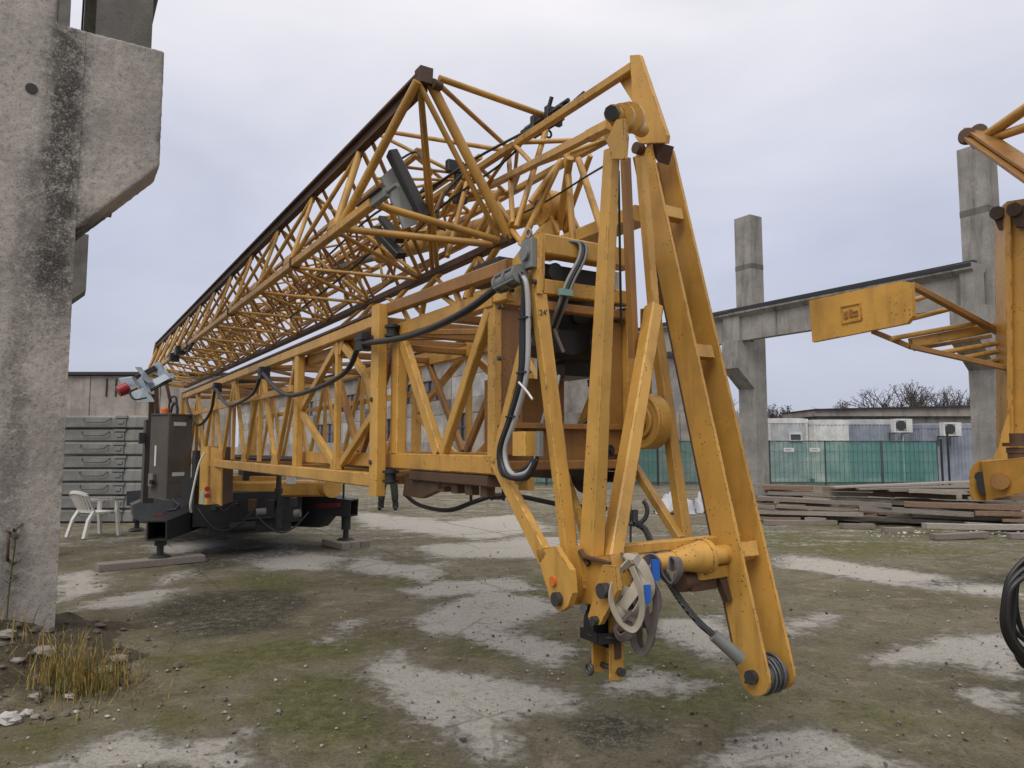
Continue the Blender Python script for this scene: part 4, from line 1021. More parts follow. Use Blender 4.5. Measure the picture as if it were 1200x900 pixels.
# ---------------------------------------------------------------- inner mast, slid out towards us
Li, Lj = 1.93, 2.84
ib, it_ = at_L(582, 545, Li).z, at_L(586, 349, Li).z
te = tof(at_L(583, 440, Li)); tg = tof(at_L(467, 470, Li)); t5 = tof(at_L(519, 538, Li))
m = MB()
for L in (Li, Lj):
    m.bar(W(L, te, ib), W(L, tc + 2.2, ib), .07, .10, PP, ch=.1); m.bar(W(L, te, it_), W(L, tc + 2.2, it_), .07, .09, PP, ch=.1)
inner = part('inner_mast', m, YELR)
for L, s in ((Li, 1), (Lj, -1)):
    bb(inner, W(L + s*.002, tg, ib + .051), W(L + s*.002, tg, it_ - .046), .075, .11, YEL, 'post')
    bb(inner, W(L + s*.0, te + .03, ib - .05), W(L + s*.0, te + .03, it_ + .02), .05, .07, YEL, 'post')
    bb(inner, W(L + s*.105, te + .045, ib + .051), W(L + s*.105, te + .045, it_ - .046), .15, .012, YELB, 'post')
    bb(inner, W(L - s*.008, tg - .07, it_ - .05), W(L - s*.008, t5 + .03, ib + .052), .045, .085, YEL)
    bb(inner, W(L - s*.008, t5 - .02, ib + .052), W(L - s*.008, te + .06, it_ - .05), .045, .065, YEL)
    bb(inner, W(L + s*.01, tg + .06, it_ - .05), W(L + s*.01, tg + .7, ib + .052), .04, .06, YELB); bb(inner, W(L + s*.01, tg + .76, ib + .052), W(L + s*.01, tg + 1.4, it_ - .05), .04, .06, YELB)
for t in (te + .02, t5, tg, tg + .7, tg + 1.4):
    bb(inner, W(Li + .04, t, it_ - .005), W(Lj - .04, t, it_ - .005), .05, .06, YELB, 'crossbar', UP); bb(inner, W(Li + .04, t, ib - .005), W(Lj - .04, t, ib - .005), .05, .07, YELB, 'crossbar', UP)
bb(inner, W(Li + .05, te + .1, it_ - .01), W(Lj - .05, t5, it_ - .01), .04, .04, YELB); bb(inner, W(Lj - .05, t5 + .05, it_ - .01), W(Li + .05, tg - .05, it_ - .01), .04, .04, YELB)
bb(inner, W(Li + .05, te + .1, ib - .01), W(Lj - .05, t5, ib - .01), .04, .04, YELB); bb(inner, W(Lj - .05, t5 + .05, ib - .01), W(Li + .05, tg - .05, ib - .01), .04, .04, YELB)
# box of the erection gear inside, brown shaded plates
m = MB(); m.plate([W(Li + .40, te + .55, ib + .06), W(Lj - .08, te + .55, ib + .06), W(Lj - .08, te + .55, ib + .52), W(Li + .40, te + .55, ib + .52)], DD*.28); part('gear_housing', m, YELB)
# guide rollers and shackle gear under the joint
for z in (zt - .09, zb + .03): m = MB(); m.disc(W(Lo + .03, tc - .12, z), UP, .035, .09, 14); m.disc(W(Lo + .03, tc - .12, z + .03), UP, .055, .015, 14); m.disc(W(Lo + .03, tc - .12, z - .03), UP, .055, .015, 14); part('guide_roller', m, BLACK)
m = MB(); 
m.plate([at_L(475, 556, Li), at_L(488, 566, Li), at_L(522, 556, Li), at_L(540, 562, Li), at_L(492, 584, Li), at_L(472, 580, Li)], PP*.05); part('skid_bracket', m, RUST)
m = MB(); m.bar(W(Li + .02, tg - .25, ib - .085), W(Li + .02, te + .05, ib - .085), .10, .06, PP); m.bar(W(Lj - .02, tg - .25, ib - .085), W(Lj - .02, te + .05, ib - .085), .10, .06, PP)
for t in np.linspace(te + .15, tg - .3, 6): m.box(W(Li + .03, t, ib - .14), .06, .07, .06, PP, DD)
part('slide_rail', m, RUST)

# ---------------------------------------------------------------- jib folded on top (triangular lattice)
tA = 4.5
def at_Lt(px, py, t): p = at_t(px, py, t); return Lof(p), p.z
(LT, zT), (LM, zM), (LB_, zB) = at_Lt(500, 84, tA), at_Lt(462, 219, tA - .15), at_Lt(600, 279, tA)
tJ = 20.6; pitch = 1.335; nb = 12
T = lambda t: W(LT, t, zT); Mc = lambda t: W(LM, t, zM); Bc = lambda t: W(LB_, t, zB)
m = MB(); m.plate([T(tA) + PP*.045 - UP*.08 - DD*.005, T(tA) - PP*.045 - UP*.08 - DD*.005, T(tA) - PP*.05 + UP*.035 - DD*.005, T(tA) + PP*.05 + UP*.035 - DD*.005], DD*.10)
m.disc(T(tA) + PP*.08 - UP*.075, PP + DD*.2, .035, .07, 14)
jib = part('jib', m, RUST)
m = MB(); m.bar(T(tA + .06), T(tJ), .10, .025, PP); m.bar(T(tA + .06) - UP*.055, T(tJ) - UP*.055, .03, .085, PP); m.bar(T(tA + .06) - UP*.105, T(tJ) - UP*.105, .075, .022, PP); link('chord', m, RUST, jib)  # rusty flange; its colour also holds the dark of the backlit underside
bb(jib, Mc(tA + .22), Mc(tJ), .068, .070, YELT, 'chord'); bb(jib, Bc(tA), Bc(tJ), .085, .065, RUST, 'chord')
m = MB(); m.bar(Mc(tA - .05), Mc(tA + .23), .045, .07, PP); m.tube(Mc(tA - .20), Mc(tA - .05), .015, 10); link('jib_pin', m, GREYB, jib)
m = MB(); m.bar(Mc(tA - .0) + UP*.045, Mc(tA + .45) + UP*.045, .09, .02, PP); link('chord_splice', m, RUST, jib)
for tt in (6.7, 9.6, 13.0):
    m = MB(); m.bar(Mc(tt), Mc(tt + .012), .10, .10, PP); link('chord_splice', m, RUST, jib)
tN = lambda i: tA + 1.05 + pitch*i
tb(jib, T(tA + .05) + PP*.06 - UP*.06, Bc(tA + .03), .046, YELT)
tb(jib, T(tA + .03) - UP*.08 - PP*.05, Bc(tA + .15), .026)
tb(jib, T(tA + .05) - UP*.12 - PP*.02, Bc(tA + 1.25), .026)
tb(jib, T(tA + .10) - UP*.12, Bc(tA + 1.35), .026)
tb(jib, T(tA + .02) - UP*.08 - PP*.06, Mc(tN(0) - .1), .042)
tb(jib, Mc(tA + .25) + PP*.03, Bc(tA + .12), .036); tb(jib, Mc(tN(0) - .12) + PP*.03, Bc(tA + .22), .036)
for i in range(nb):
    a, c, b = tN(i), tN(i) + .28, tN(i) + .55
    r = .027 if i else .040
    tb(jib, T(c) - UP*.12, Mc(a) + UP*.03, r); 
    if i < nb - 1: tb(jib, T(c) - UP*.12, Mc(a + pitch) + UP*.03, .026)
    tb(jib, Mc(a) + PP*.03, Bc(b), .024); tb(jib, Bc(b), Mc(a + pitch) + PP*.03, .021)
    tb(jib, T(c) - UP*.12 + PP*.03, Bc(b) + UP*.03, .025); tb(jib, Bc(b) + UP*.03, T(c + pitch) - UP*.12 + PP*.03, .022)
for i in range(nb):
    a, c, b = tN(i), tN(i) + .28, tN(i) + .55
    m = MB(); m.plate([Mc(a - .11) - PP*.036 + UP*.03, Mc(a + .11) - PP*.036 + UP*.03, Mc(a + .05) - PP*.03 + UP*.10, Mc(a - .05) - PP*.03 + UP*.10], PP*.010); link('gusset', m, YELT, jib)
    m = MB(); m.plate([T(c - .10) - UP*.115 - PP*.004, T(c + .10) - UP*.115 - PP*.004, T(c + .05) - UP*.19 - PP*.012, T(c - .05) - UP*.19 - PP*.012], PP*.010); link('gusset', m, RUST, jib)
# brown head rail over the mast and the light bracing between it and the jib
bb(jib, at_L(437, 369, 1.86), at_L(598, 312, 1.90), .055, .075, YELB, 'head_rail'); bb(jib, at_L(437, 366, 2.75), at_L(600, 312, 2.75), .05, .06, YELB, 'head_rail')
yB = lambda x: 281 + (600 - x)*.456
yR = lambda x: 369 - (x - 437)*.354
yI = lambda x: 391 - (x - 467)*.303
for (x1, x2, r) in [(455, 478, .03), (487, 518, .034), (524, 508, .024), (540, 562, .024), (574, 560, .028), (420, 440, .032), (400, 425, .024), (470, 452, .024)]:
    tb(jib, at_L(x1, yR(x1), 2.75), at_L(x2, yB(x2), LB_), r)
for (x1, x2, r) in [(498, 492, .022), (532, 543, .024), (470, 484, .022), (513, 546, .022), (556, 548, .02), (482, 505, .02)]:
    tb(jib, at_L(x1, yR(x1), 1.89), at_L(x2, yI(x2), Li), r)
# hooked far end of the top chord and head frame
m = MB(); m.bar(T(tJ - .05), T(tJ + .35) - UP*.25, .12, .10); m.bar(T(tJ + .35) - UP*.25, T(tJ + .30) - UP*.75, .12, .10); m.bar(Mc(tJ), T(tJ + .30) - UP*.72, .07, .07); m.bar(Bc(tJ), Mc(tJ), .07, .07, UP); m.bar(Bc(tJ), T(tJ) - UP*.1, .07, .07)
link('jib_head', m, YELR, jib)

# second jib section lying behind the first one
p1 = at_t(738, 81, 3.3); L1, z1 = Lof(p1), p1.z
p2 = at_L(716, 146, 2.45); p2b = at_L(576, 217, 3.12); L3, z3 = 3.42, at_L(640, 203, 3.42).z
C1 = lambda t: W(L1, t, z1)
d2 = (p2b - p2) / (tof(p2b) - tof(p2))
C2 = lambda t: p2 + d2*(t - tof(p2)) if t < tof(p2b) else W(Lof(p2b) - .03*min(8, t - tof(p2b)), t, p2b.z)
C3 = lambda t: W(L3, t, z3)
m = MB(); m.bar(C2(tof(p2)), C2(tof(p2) + .3), .055, .06, PP); jb2 = part('jib', m, YEL)
tS = 20.0
bb(jb2, C1(3.27), C1(4.62), .050, .058, YELT, 'chord'); bb(jb2, C1(4.66), C1(tS), .050, .055, YELT, 'chord')
bb(jb2, C2(tof(p2) + .25), C2(tof(p2b)), .045, .055, YELT, 'chord'); bb(jb2, C2(tof(p2b)), C2(tS), .045, .05, YELT, 'chord')
t3 = tof(at_L(698, 170, L3)); bb(jb2, C3(t3 - .3), C3(tS), .050, .055, YELT, 'chord')
nn = 12
for i in range(nn):
    a = 4.1 + pitch*i
    tb(jb2, C1(a + .5), C3(a), .024); tb(jb2, C1(a + .5), C3(a + pitch), .02); tb(jb2, C1(a + .55), C2(a + .1), .022, YELT)
    tb(jb2, C1(a + .55), C2(a + pitch), .02); tb(jb2, C3(a), C2(a + .4), .022); tb(jb2, C2(a + .4), C3(a + pitch), .02)
m = MB()
for i in range(24):
    a = 5.2 + pitch*.5*i
    m.tube(C1(a), C3(a + .33), .019, 6, caps=False); m.tube(C1(a + .3), C2(a + .1), .019, 6, caps=False); m.tube(C3(a + .2), C2(a + .5), .017, 6, caps=False); m.tube(C1(a), C2(a + .66), .017, 6, caps=False)
tag(link('lacing', m, YELT, jb2), kind='stuff')
m = MB()
for i in range(20):
    a = 5.6 + pitch*.5*i
    m.tube(T(a) - UP*.12 + PP*.03, Bc(a + .35) + UP*.03, .019, 6, caps=False)
for (L, z) in ((LT + .15, (zT + zB)/2), (LT + .42, zB + .35), (LM + .35, zM + .28)): m.tube(W(L, 6.6, z), W(L, 19, z), .016, 6)
for i in range(9): m.tube(W(LM + .35, 7 + i*1.3, zM + .28), W(LT + .42, 7.5 + i*1.3, zB + .35), .012, 6, caps=False); m.tube(W(LT + .15, 7 + i*1.3, (zT + zB)/2), W(LM + .35, 7.6 + i*1.3, zM + .28), .012, 6, caps=False)
tag(link('lacing', m, YELB, jib), kind='stuff')
# third jib section, folded in behind the other two
q1, q2_, q3 = (2.70, 4.28), (3.34, 4.38), (3.22, 3.52)
E = [lambda t, q=q: W(q[0], t, q[1]) for q in (q1, q2_, q3)]
m = MB(); m.bar(E[0](5.9), E[0](5.98), .08, .08, PP); j3 = part('jib', m, YELR)
for e in E: bb(j3, e(5.9), e(20), .05, .05, YELT, 'chord')
for i in range(10):
    a = 6.0 + pitch*i
    for (e, f) in ((0, 1), (1, 2), (2, 0)): tb(j3, E[e](a), E[f](a + pitch*.5), .024); tb(j3, E[f](a + pitch*.5), E[e](a + pitch), .021)
m = MB()
for i in range(10):
    a = 6.3 + pitch*i
    for (e, f) in ((0, 1), (1, 2), (2, 0)): m.tube(E[e](a), E[f](a + .1), .016, 6, caps=False)
    m.tube(E[0](a), C1(a + .5), .016, 6, caps=False); m.tube(E[2](a), Bc(a + .7), .016, 6, caps=False)
tag(link('lacing', m, YELB, j3), kind='stuff')
# props between the near end of the jib and the mast head
for (A, tA_, B, tB_, r) in [((668,185), 3.9, (655,268), 4.3, .035), ((692,182), 3.85, (661,268), 4.3, .026), ((664,180), 4.0, (672,288), 3.9, .030), ((655,192), 4.1, (610,288), 4.3, .030),
      ((640,152), 4.5, (605,266), 4.4, .028), ((596,178), 5.0, (601,262), 4.45, .026), ((678,187), 3.9, (712,290), 3.4, .032), ((547,214), 5.2, (524,301), 5.0, .026), ((658,188), 4.1, (622,237), 4.2, .03), ((564,230), 5.0, (540,272), 5.2, .026), ((586,222), 4.9, (552,286), 5.1, .026), ((542,212), 5.3, (518,250), 5.5, .024), ((520,226), 5.6, (494,292), 5.8, .026), ((575,225), 5.1, (600,262), 4.6, .022), ((600,270), 4.5, (624,302), 4.1, .028), ((576,262), 5.0, (545,350), 5.0, .03), ((600,262), 4.5, (545,352), 5.2, .036)]:
    tb(jb2, at_t(*A, tA_), at_t(*B, tB_), r)
# thin stays from the jib tip to the second section
tb(jib, T(tA) + PP*.10 - UP*.02, at_t(640, 136, 4.6), .030, YELT, 'stay'); tb(jib, T(tA) + PP*.10 - UP*.07, at_t(594, 172, 5.1), .024, YELT, 'stay')
tb(jib, at_t(440, 152, 6.3), at_t(590, 176, 5.1), .026, YELT, 'stay'); tb(jib, at_t(445, 158, 6.2), at_t(540, 206, 5.6), .022, YELT, 'stay'); tb(jib, at_t(440, 209, 6.2), at_t(540, 211, 5.6), .018, YELT, 'stay')
# clamp bundle with ropes on the second section
m = MB(); c = at_t(640, 142, 4.6); ax = DD
for i, (o, l) in enumerate([((0,.05),.30), ((.05,.02),.24), ((-.05,.0),.28), ((.02,-.05),.2)]): m.tube(c + PP*o[0] + UP*o[1] - DD*l, c + PP*o[0] + UP*o[1] + DD*l, .018, 8)
m.box(c - DD*.1, .15, .05, .13, PP, DD); m.box(c + DD*.1, .15, .05, .13, PP, DD); m.ring(c - UP*.10 + PP*.02, DD, .03, .009); m.bar(c + DD*.02, c - DD*.08 + UP*.17, .02, .035); m.bar(c - DD*.2 - UP*.02, c - DD*.5 + UP*.02, .03, .03)
part('rope_clamp', m, BLACK)
def rope(pts, r, mat=BLACK, name='rope', parent=CR, n=8):
    m = MB(); m.path(curve(pts, n), r, 6); return link(name, m, mat, parent)
rope([at_t(632, 146, 4.5), at_t(560, 184, 4.9), at_t(500, 222, 5.4), at_t(440, 250, 6.2), at_t(384, 300, 7.4)], .011)
rope([at_t(626, 152, 4.5), at_t(590, 190, 4.8), at_t(520, 240, 5.4), at_t(470, 290, 6.4)], .010)
rope([at_t(540, 196, 5.4), at_t(500, 228, 5.6), at_t(430, 300, 6.8), at_t(340, 372, 9.0)], .012)
rope([at_t(545, 200, 5.3), at_t(520, 230, 5.4), at_t(512, 262, 5.4), at_t(522, 270, 5.4)], .010)
rope([at_t(716, 190, 2.9), at_t(690, 205, 3.6), at_t(640, 236, 4.2), at_t(600, 256, 4.6)], .007)
rope([at_t(492, 180, 5.8), at_t(500, 196, 5.6), at_t(497, 220, 5.5), at_t(478, 236, 5.6)], .013)
rope([at_t(470, 186, 5.9), at_t(486, 178, 5.8), at_t(494, 186, 5.7), at_t(506, 205, 5.6)], .010)
m = MB(); c = at_t(533, 196, 5.5); m.box(c, .16, .07, .10, PP, DD); m.box(c - UP*.16 + PP*.04, .07, .06, .2, PP, DD); m.box(c - UP*.29 + PP*.05, .12, .08, .05, PP, DD); part('rope_guide', m, BLACK)
# grey panel and cable chain in the lattice
m = MB(); m.plate([at_t(447, 207, 5.6), at_t(462, 194, 5.6), at_t(490, 262, 5.4), at_t(474, 268, 5.4)], DD*.03); part('grey_panel', m, GREYB)
m = MB(); A, B = at_t(460, 181, 5.5), at_t(497, 254, 5.3)
for i in range(22): c = A.lerp(B, i/21); m.box(c, .085, .10, .030, (B-A).cross(DD).normalized(), DD, (B-A).normalized())
m.bar(A, B, .05, .06, PP); part('cable_chain', m, BLACK)
m = MB(); m.bar(at_t(440, 268, 5.9), at_t(470, 300, 5.6), .10, .06, PP); m.bar(at_t(448, 256, 5.9), at_t(468, 282, 5.6), .08, .05, PP); part('cable_tray', m, BLACK)
# big hydraulic ram
m = MB(); A, B = at_t(646, 245, 4.35), at_t(445, 300, 7.6); ax = (A - B).normalized()
m.tube(B, A - ax*.12, .086, 18); m.disc(A, PP, .135, .18, 24); m.tube(B - ax*.1, B, .05, 12); ram = part('hydraulic_ram', m, YELT)
m = MB(); m.disc(A - PP*.095, PP, .05, .06, 14); link('pin', m, BLACK, ram)
m = MB(); m.tube(B - ax*1.9, B - ax*.1, .04, 10); link('piston_rod', m, GREYB, ram)

# ---------------------------------------------------------------- head of the inner mast
m = MB()
def crossbeam(m, y, h, t, La, Lb, d):
    z = at_t(670, y, t).z; m.bar(W(La, t, z), W(Lb, t, z), h, d, UP, ch=.08)
crossbeam(m, 294, .115, te + .02, Lof(at_t(630, 294, te + .02)), Lj, .10); crossbeam(m, 342, .085, te + .02, Li + .04, Lj, .08)
hb = part('head_beam', m, YEL)
m = MB(); crossbeam(m, 521, .215, te + .10, Li + .04, Lj, .06); crossbeam(m, 500, .03, te + .05, Li + .04, Lj, .10); part('foot_beam', m, YELB)
m = MB(); z0, z1_ = at_t(670, 341, te).z + .044, at_t(670, 294, te).z - .06
m.plate([W(Li + .08, te + .12, z0), W(Lj - .05, te + .12, z0), W(Lj - .05, te + .12, z1_), W(Li + .08, te + .12, z1_)], DD*.3); m.disc(W(2.33, te + .08, (z0+z1_)/2), DD, .05, .1, 14); part('dark_recess_fill', m, BLACK)  # black block fills the recess between the beams, standing in for its shade
# ear bracket that carries the ram
m = MB(); m.plate([at_t(x, y, 4.25) for x, y in ((622, 300), (624, 287), (636, 268), (645, 258), (655, 258), (656, 281), (664, 287), (664, 300))], DD*.10)
A_ = at_t(646, 245, 4.35); b_ = at_t(648, 278, 4.3); m.bar(b_, A_ - PP*.11, .03, .16, PP); m.bar(b_ + PP*.22, A_ + PP*.11, .03, .16, PP); q_ = at_t(645, 294, 4.3); m.bar(W(Lof(q_), te + .08, q_.z), q_ + DD*.1, .16, .10, PP); m.plate([at_t(x, y, te + .06) for x, y in ((622, 300), (624, 287), (640, 280), (660, 287), (660, 300))], DD*.10); part('ram_bracket', m, YEL)
m = MB(); m.plate([at_L(592, 334, Li - .02), at_L(590, 318, Li - .02), at_L(604, 300, Li - .02), at_L(622, 276, Li - .02), at_L(633, 272, Li - .02), at_L(632, 340, Li - .02), at_L(623, 350, Li - .02), at_L(604, 350, Li - .02)], PP*.03)
m.bar(at_L(560, 352, Li), at_L(600, 342, Li), .06, .09, PP); m.bar(at_L(630, 345, Li - .03), at_L(630, 274, Li - .03), .03, .05, PP); part('head_gusset', m, YEL)
m = MB(); c = at_L(620, 298, Li - .06); m.box(c, .035, .09, .14, PP, DD); m.disc(c - PP*.02, PP, .035, .03, 14); m.ring(c + UP*.1, PP, .02, .006, 12, 6); part('limit_switch', m, GREYB)
# dark winch motor hanging in the head
m = MB(); tm_ = te + .30
def pb(m, x0, y0, x1, y1, t, d):
    A, B = at_t(x0, y1, t), at_t(x1, y0, t); m.plate([W(Lof(A), t, A.z), W(Lof(B), t, A.z), W(Lof(B), t, B.z), W(Lof(A), t, B.z)], DD*d)
pb(m, 655, 352, 706, 388, tm_, .35); pb(m, 662, 416, 700, 440, tm_ + .04, .3)
c = at_t(690, 408, tm_ + .1); m.tube(c - PP*.28, c + PP*.12, .12, 18); m.disc(at_t(676, 372, tm_), DD, .04, .03, 12)
A, B = at_t(650, 414, tm_ - .12), at_t(690, 386, tm_ - .12); m.plate([at_t(648, 400, tm_ - .12), at_t(656, 386, tm_ - .12), at_t(690, 388, tm_ - .12), at_t(692, 408, tm_ - .12), at_t(672, 416, tm_ - .12), at_t(652, 412, tm_ - .12)], DD*.3)
part('winch_motor', m, m_plain('motor_black', (.030,.029,.030), .45, 0, .3))
m = MB(); c = at_L(617, 520, Li - .03); m.box(c, .10, .11, .115, PP, DD); jx = part('junction_box', m, YEL)
m = MB(); m.box(at_L(635, 520, Li - .03) + DD*.02, .03, .03, .115, PP, DD); link('grey_plate', m, GREYB, jx)
# grey cable gland and the drooping power cable
m = MB(); A, B = at_L(586, 333, Li - .10), at_L(609, 321, Li - .10); ax = (B-A).normalized(); m.tube(A, B, .036, 16)
for f in (.0, .5, 1.0): m.disc(A.lerp(B, f), ax, .047, .016, 16)
for a in range(4): o = (ax.orthogonal().normalized()*math.cos(a*1.57) + ax.cross(ax.orthogonal().normalized())*math.sin(a*1.57))*.044; m.tube(A + o, B + o, .007, 6)
part('cable_gland', m, GREYB)
Lc = Lo - .10
rope([at_L(590, 331, Li - .10), at_L(540, 368, Lc), at_L(480, 394, Lc), at_L(430, 402, Lc), at_L(420, 403, Lc)], .020, RUBB, 'power_cable')
def droop(a, b, c):
    rope([at_L(*a, Lc), at_L((a[0]*.72 + c[0]*.28), a[1] + (c[1]-a[1])*.62, Lc), at_L(*c, Lc), at_L((b[0]*.6 + c[0]*.4), b[1] + (c[1]-b[1])*.66, Lc), at_L(*b, Lc)], .020, RUBB, 'power_cable', CR)
droop((422,402), (308,437), (345,463)); droop((306,438), (253,455), (272,475)); droop((252,456), (218,467), (234,498))
for (x, y) in ((423,400), (306,437), (252,454)):
    m = MB(); c = at_L(x, y, Lc); m.box(c + PP*.03, .10, .11, .12, PP, DD); m.box(c + PP*.0 + UP*.02, .05, .14, .03, PP, DD); part('cable_hanger', m, BLACK)
GREYL = m_plain('pale_grey_hose', (.42,.42,.42), .45)
for i, off in enumerate((.036, 0, .060)):
    rope([at_L(609, 321, Li - .10) , at_L(617, 334, Li - .09) + DD*off*.4, at_L(619, 380, Li - .08) + DD*off, at_L(617, 440, Li - .08) + DD*off, at_L(604, 490, Li - .08) + DD*off, at_L(592, 528, Li - .08) + DD*off, at_L(598, 553, Li - .08) + DD*off - UP*off*.3, at_L(614, 560 - i*5, Li - .07), at_L(624, 548 - i*4, Li - .05), at_L(628 + i, 536, Li - .04)], (.017, .013, .011)[i], [RUBB, GREYL, RUBB][i], 'control_cable')
m = MB(); 
for (x, y) in ((619,372), (617,436), (604,488)): m2 = MB(); c = at_L(x, y, Li - .08) + DD*.025; m2.box(c, .045, .075, .008, PP, DD); part('cable_tie', m2, BLACK)
m.path(curve([at_L(608, 448, Li - .12), at_L(617, 458, Li - .12), at_L(624, 468, Li - .12)]), .006, 5); part('cable_tie', m, LABELM)
for i, o in enumerate((-.02, 0, .02)):
    rope([at_t(668, 283, te - .02) + PP*o, at_t(682, 286, te - .05) + PP*o, at_t(682, 302, te - .06) + PP*o, at_t(668, 330, te - .06) + PP*o, at_t(658, 358, te - .04) + PP*o, at_t(648, 384, te + .08) + PP*o], .0105, [GREYB, RUBB, GREYB][i], 'hydraulic_hose')
m = MB(); m.box(at_t(663, 343, te - .08), .085, .03, .035, PP, DD); part('hose_clamp', m, m_plain('mint_clamp', (.20,.36,.31), .5))
# ---------------------------------------------------------------- erection frame hanging at the near end
Lf = 1.90
bb(CR, at_L(617, 396, Lf), at_L(581, 543, Lf), .04, .055, YEL, 'frame_leg')
m = MB(); m.bar(at_L(581, 540, Lf), at_L(640, 655, Lf), .04, .065, PP, w2=.04, h2=.085)
m.plate([at_L(628, 645, Lf - .02), at_L(650, 640, Lf - .02), at_L(668, 668, Lf - .02), at_L(671, 695, Lf - .02), at_L(666, 711, Lf - .02), at_L(656, 717, Lf - .02), at_L(647, 710, Lf - .02), at_L(641, 690, Lf - .02)], PP*.03)
lg = part('frame_leg', m, YEL)
m = MB(); m.disc(at_L(653, 702, Lf - .03), PP, .030, .03, 16); link('pin', m, STEEL, lg)
m = MB(); m.disc(at_L(648, 681, Lf - .025), PP, .022, .012, 16); link('reflector', m, ORNG, lg)
def frame_bar(A, LA, B, LB2, w, h, mat=YEL, **k): return bb(CR, at_L(*A, LA), at_L(*B, LB2), w, h, mat, 'frame_leg', **k)
frame_bar((631,346), Li - .015, (669,657), 2.0, .072, .050)
m = MB(); m.plate([at_L(660, 640, 1.98), at_L(676, 640, 1.98), at_L(683, 690, 1.98), at_L(677, 708, 1.98), at_L(664, 706, 1.98)], PP*.025); m.disc(at_L(667, 700, 1.97), PP, .024, .05, 14); part('frame_lug', m, YELR)
lb = frame_bar((717,176), 2.06, (693,655), 2.06, .054, .062, w2=.080, h2=.098)
m = MB()
for y in (.0, .055): m.plate([at_L(716, 178, 2.03 + y), at_L(731, 188, 2.03 + y), at_L(733, 160, 2.03 + y), at_L(730, 138, 2.03 + y), at_L(722, 140, 2.03 + y), at_L(710, 165, 2.03 + y)], PP*.02)
m.plate([at_L(717, 150, 2.01), at_L(730, 140, 2.01), at_L(732, 186, 2.01), at_L(717, 186, 2.01)], PP*.018); link('fork_plate', m, YELR, lb)
m = MB(); A, B = at_L(718, 133, 2.14), at_L(752, 152, 2.75); m.tube(A, B, .042, 18); m.disc(at_L(738, 138, 2.4), (B-A), .075, .07, 18); m.disc(at_L(729, 137, 2.24), (B-A), .062, .05, 18); ap = part('head_axle', m, YEL)
m = MB(); m.tube(A - (B-A).normalized()*.04, A + (B-A).normalized()*.03, .034, 8); link('axle_nut', m, BLACK, ap)
frame_bar((766,360), 2.74, (715,662), 2.12, .074, .088)
frame_bar((751,186), 2.76, (766,362), 2.76, .05, .055)
frame_bar((733,186), 2.52, (743,420), 2.62, .04, .05, YELB)
# pair of long side plates with the rope drum at their foot
dirF = None
fr_t, fr_b = at_L(752, 176, 2.93), at_L(883, 793, 2.93)
axp = (fr_b - fr_t).normalized(); wd_ = PP.cross(axp).normalized()
def side_plate(L, name='side_plate', w0=.145, w1=.178, th=.02):
    o = PP*(L - 2.93); m = MB(); c0, c1 = fr_t + o, fr_b + o; pts = [c0 - wd_*w0/2, c0 + wd_*w0/2, c1 + wd_*w1/2]
    for i in range(1, 10): a = math.pi*i/10; pts.append(c1 + wd_*math.cos(a)*w1/2 + axp*math.sin(a)*w1*.5)
    pts.append(c1 - wd_*w1/2); m.plate(pts, PP*th); return part(name, m, YEL)
s1, s2 = side_plate(2.93), side_plate(3.115)
# folded edges of the two side plates
for sp_, o in ((s1, 0), (s2, .17)):
    for sg in (-1, 1):
        if sg*wd_.dot(DD) > 0:
            m = MB(); m.bar(fr_t + PP*(o + .01) + wd_*sg*.076, fr_b - axp*.05 + PP*(o + .01) + wd_*sg*.092, .026, .012, PP); link('edge_strip', m, RUST, sp_)
m = MB()
for f in (.15, .44, .80): m = MB(); c = fr_t.lerp(fr_b, f) + PP*.085; m.box(c + wd_*(-.045 if wd_.dot(DD) > 0 else .07), .147, .05, .075, PP, wd_, axp); part('spacer_block', m, YEL)
for L, nm in ((2.915, 0), (3.135, 1)):
    m = MB(); c = fr_b + PP*(L - 2.93); m.disc(c, PP, .033, .03, 16); m.bar(c - PP*.02 - wd_*.03 + axp*.02, c - PP*.02 + wd_*.03 + axp*.02, .01, .012); part('pin', m, STEEL)
m = MB(); c = fr_b + PP*.095
m.tube(c - PP*.08, c + PP*.08, .05, 16)
for i in range(11): m.ring(c + PP*(-.058 + i*.0115), PP + DD*.14*math.sin(i*2) + UP*.08*math.cos(i*1.3), .080 + .010*math.sin(i*1.7), .0075, 30, 6)
part('wire_rope', m, m_plain('drum_rope_steel', (.15,.155,.16), .45, .6, .45, 60, .5))
# cap on top
m = MB(); m.plate([at_L(738, 65, 2.91), at_L(749, 64, 2.91), at_L(781, 158, 2.91), at_L(780, 167, 2.91), at_L(749, 168, 2.91), at_L(744, 160, 2.91)], PP*.03)
m.plate([at_L(739.5, 68, 2.945), at_L(747, 68, 2.945), at_L(772, 140, 2.945), at_L(750, 150, 2.945)], PP*.03); m.plate([at_L(724, 92, 2.97), at_L(740, 88, 2.97), at_L(744, 124, 2.97)], PP*.10)
cp = part('frame_cap', m, YEL)
m = MB(); m.plate([at_L(757, 169, 2.965), at_L(777, 168, 2.965), at_L(771, 190, 2.965)], PP*.09); m.disc(at_L(748, 174, 2.9), PP, .035, .05, 14); link('cap_web', m, RUST, cp)
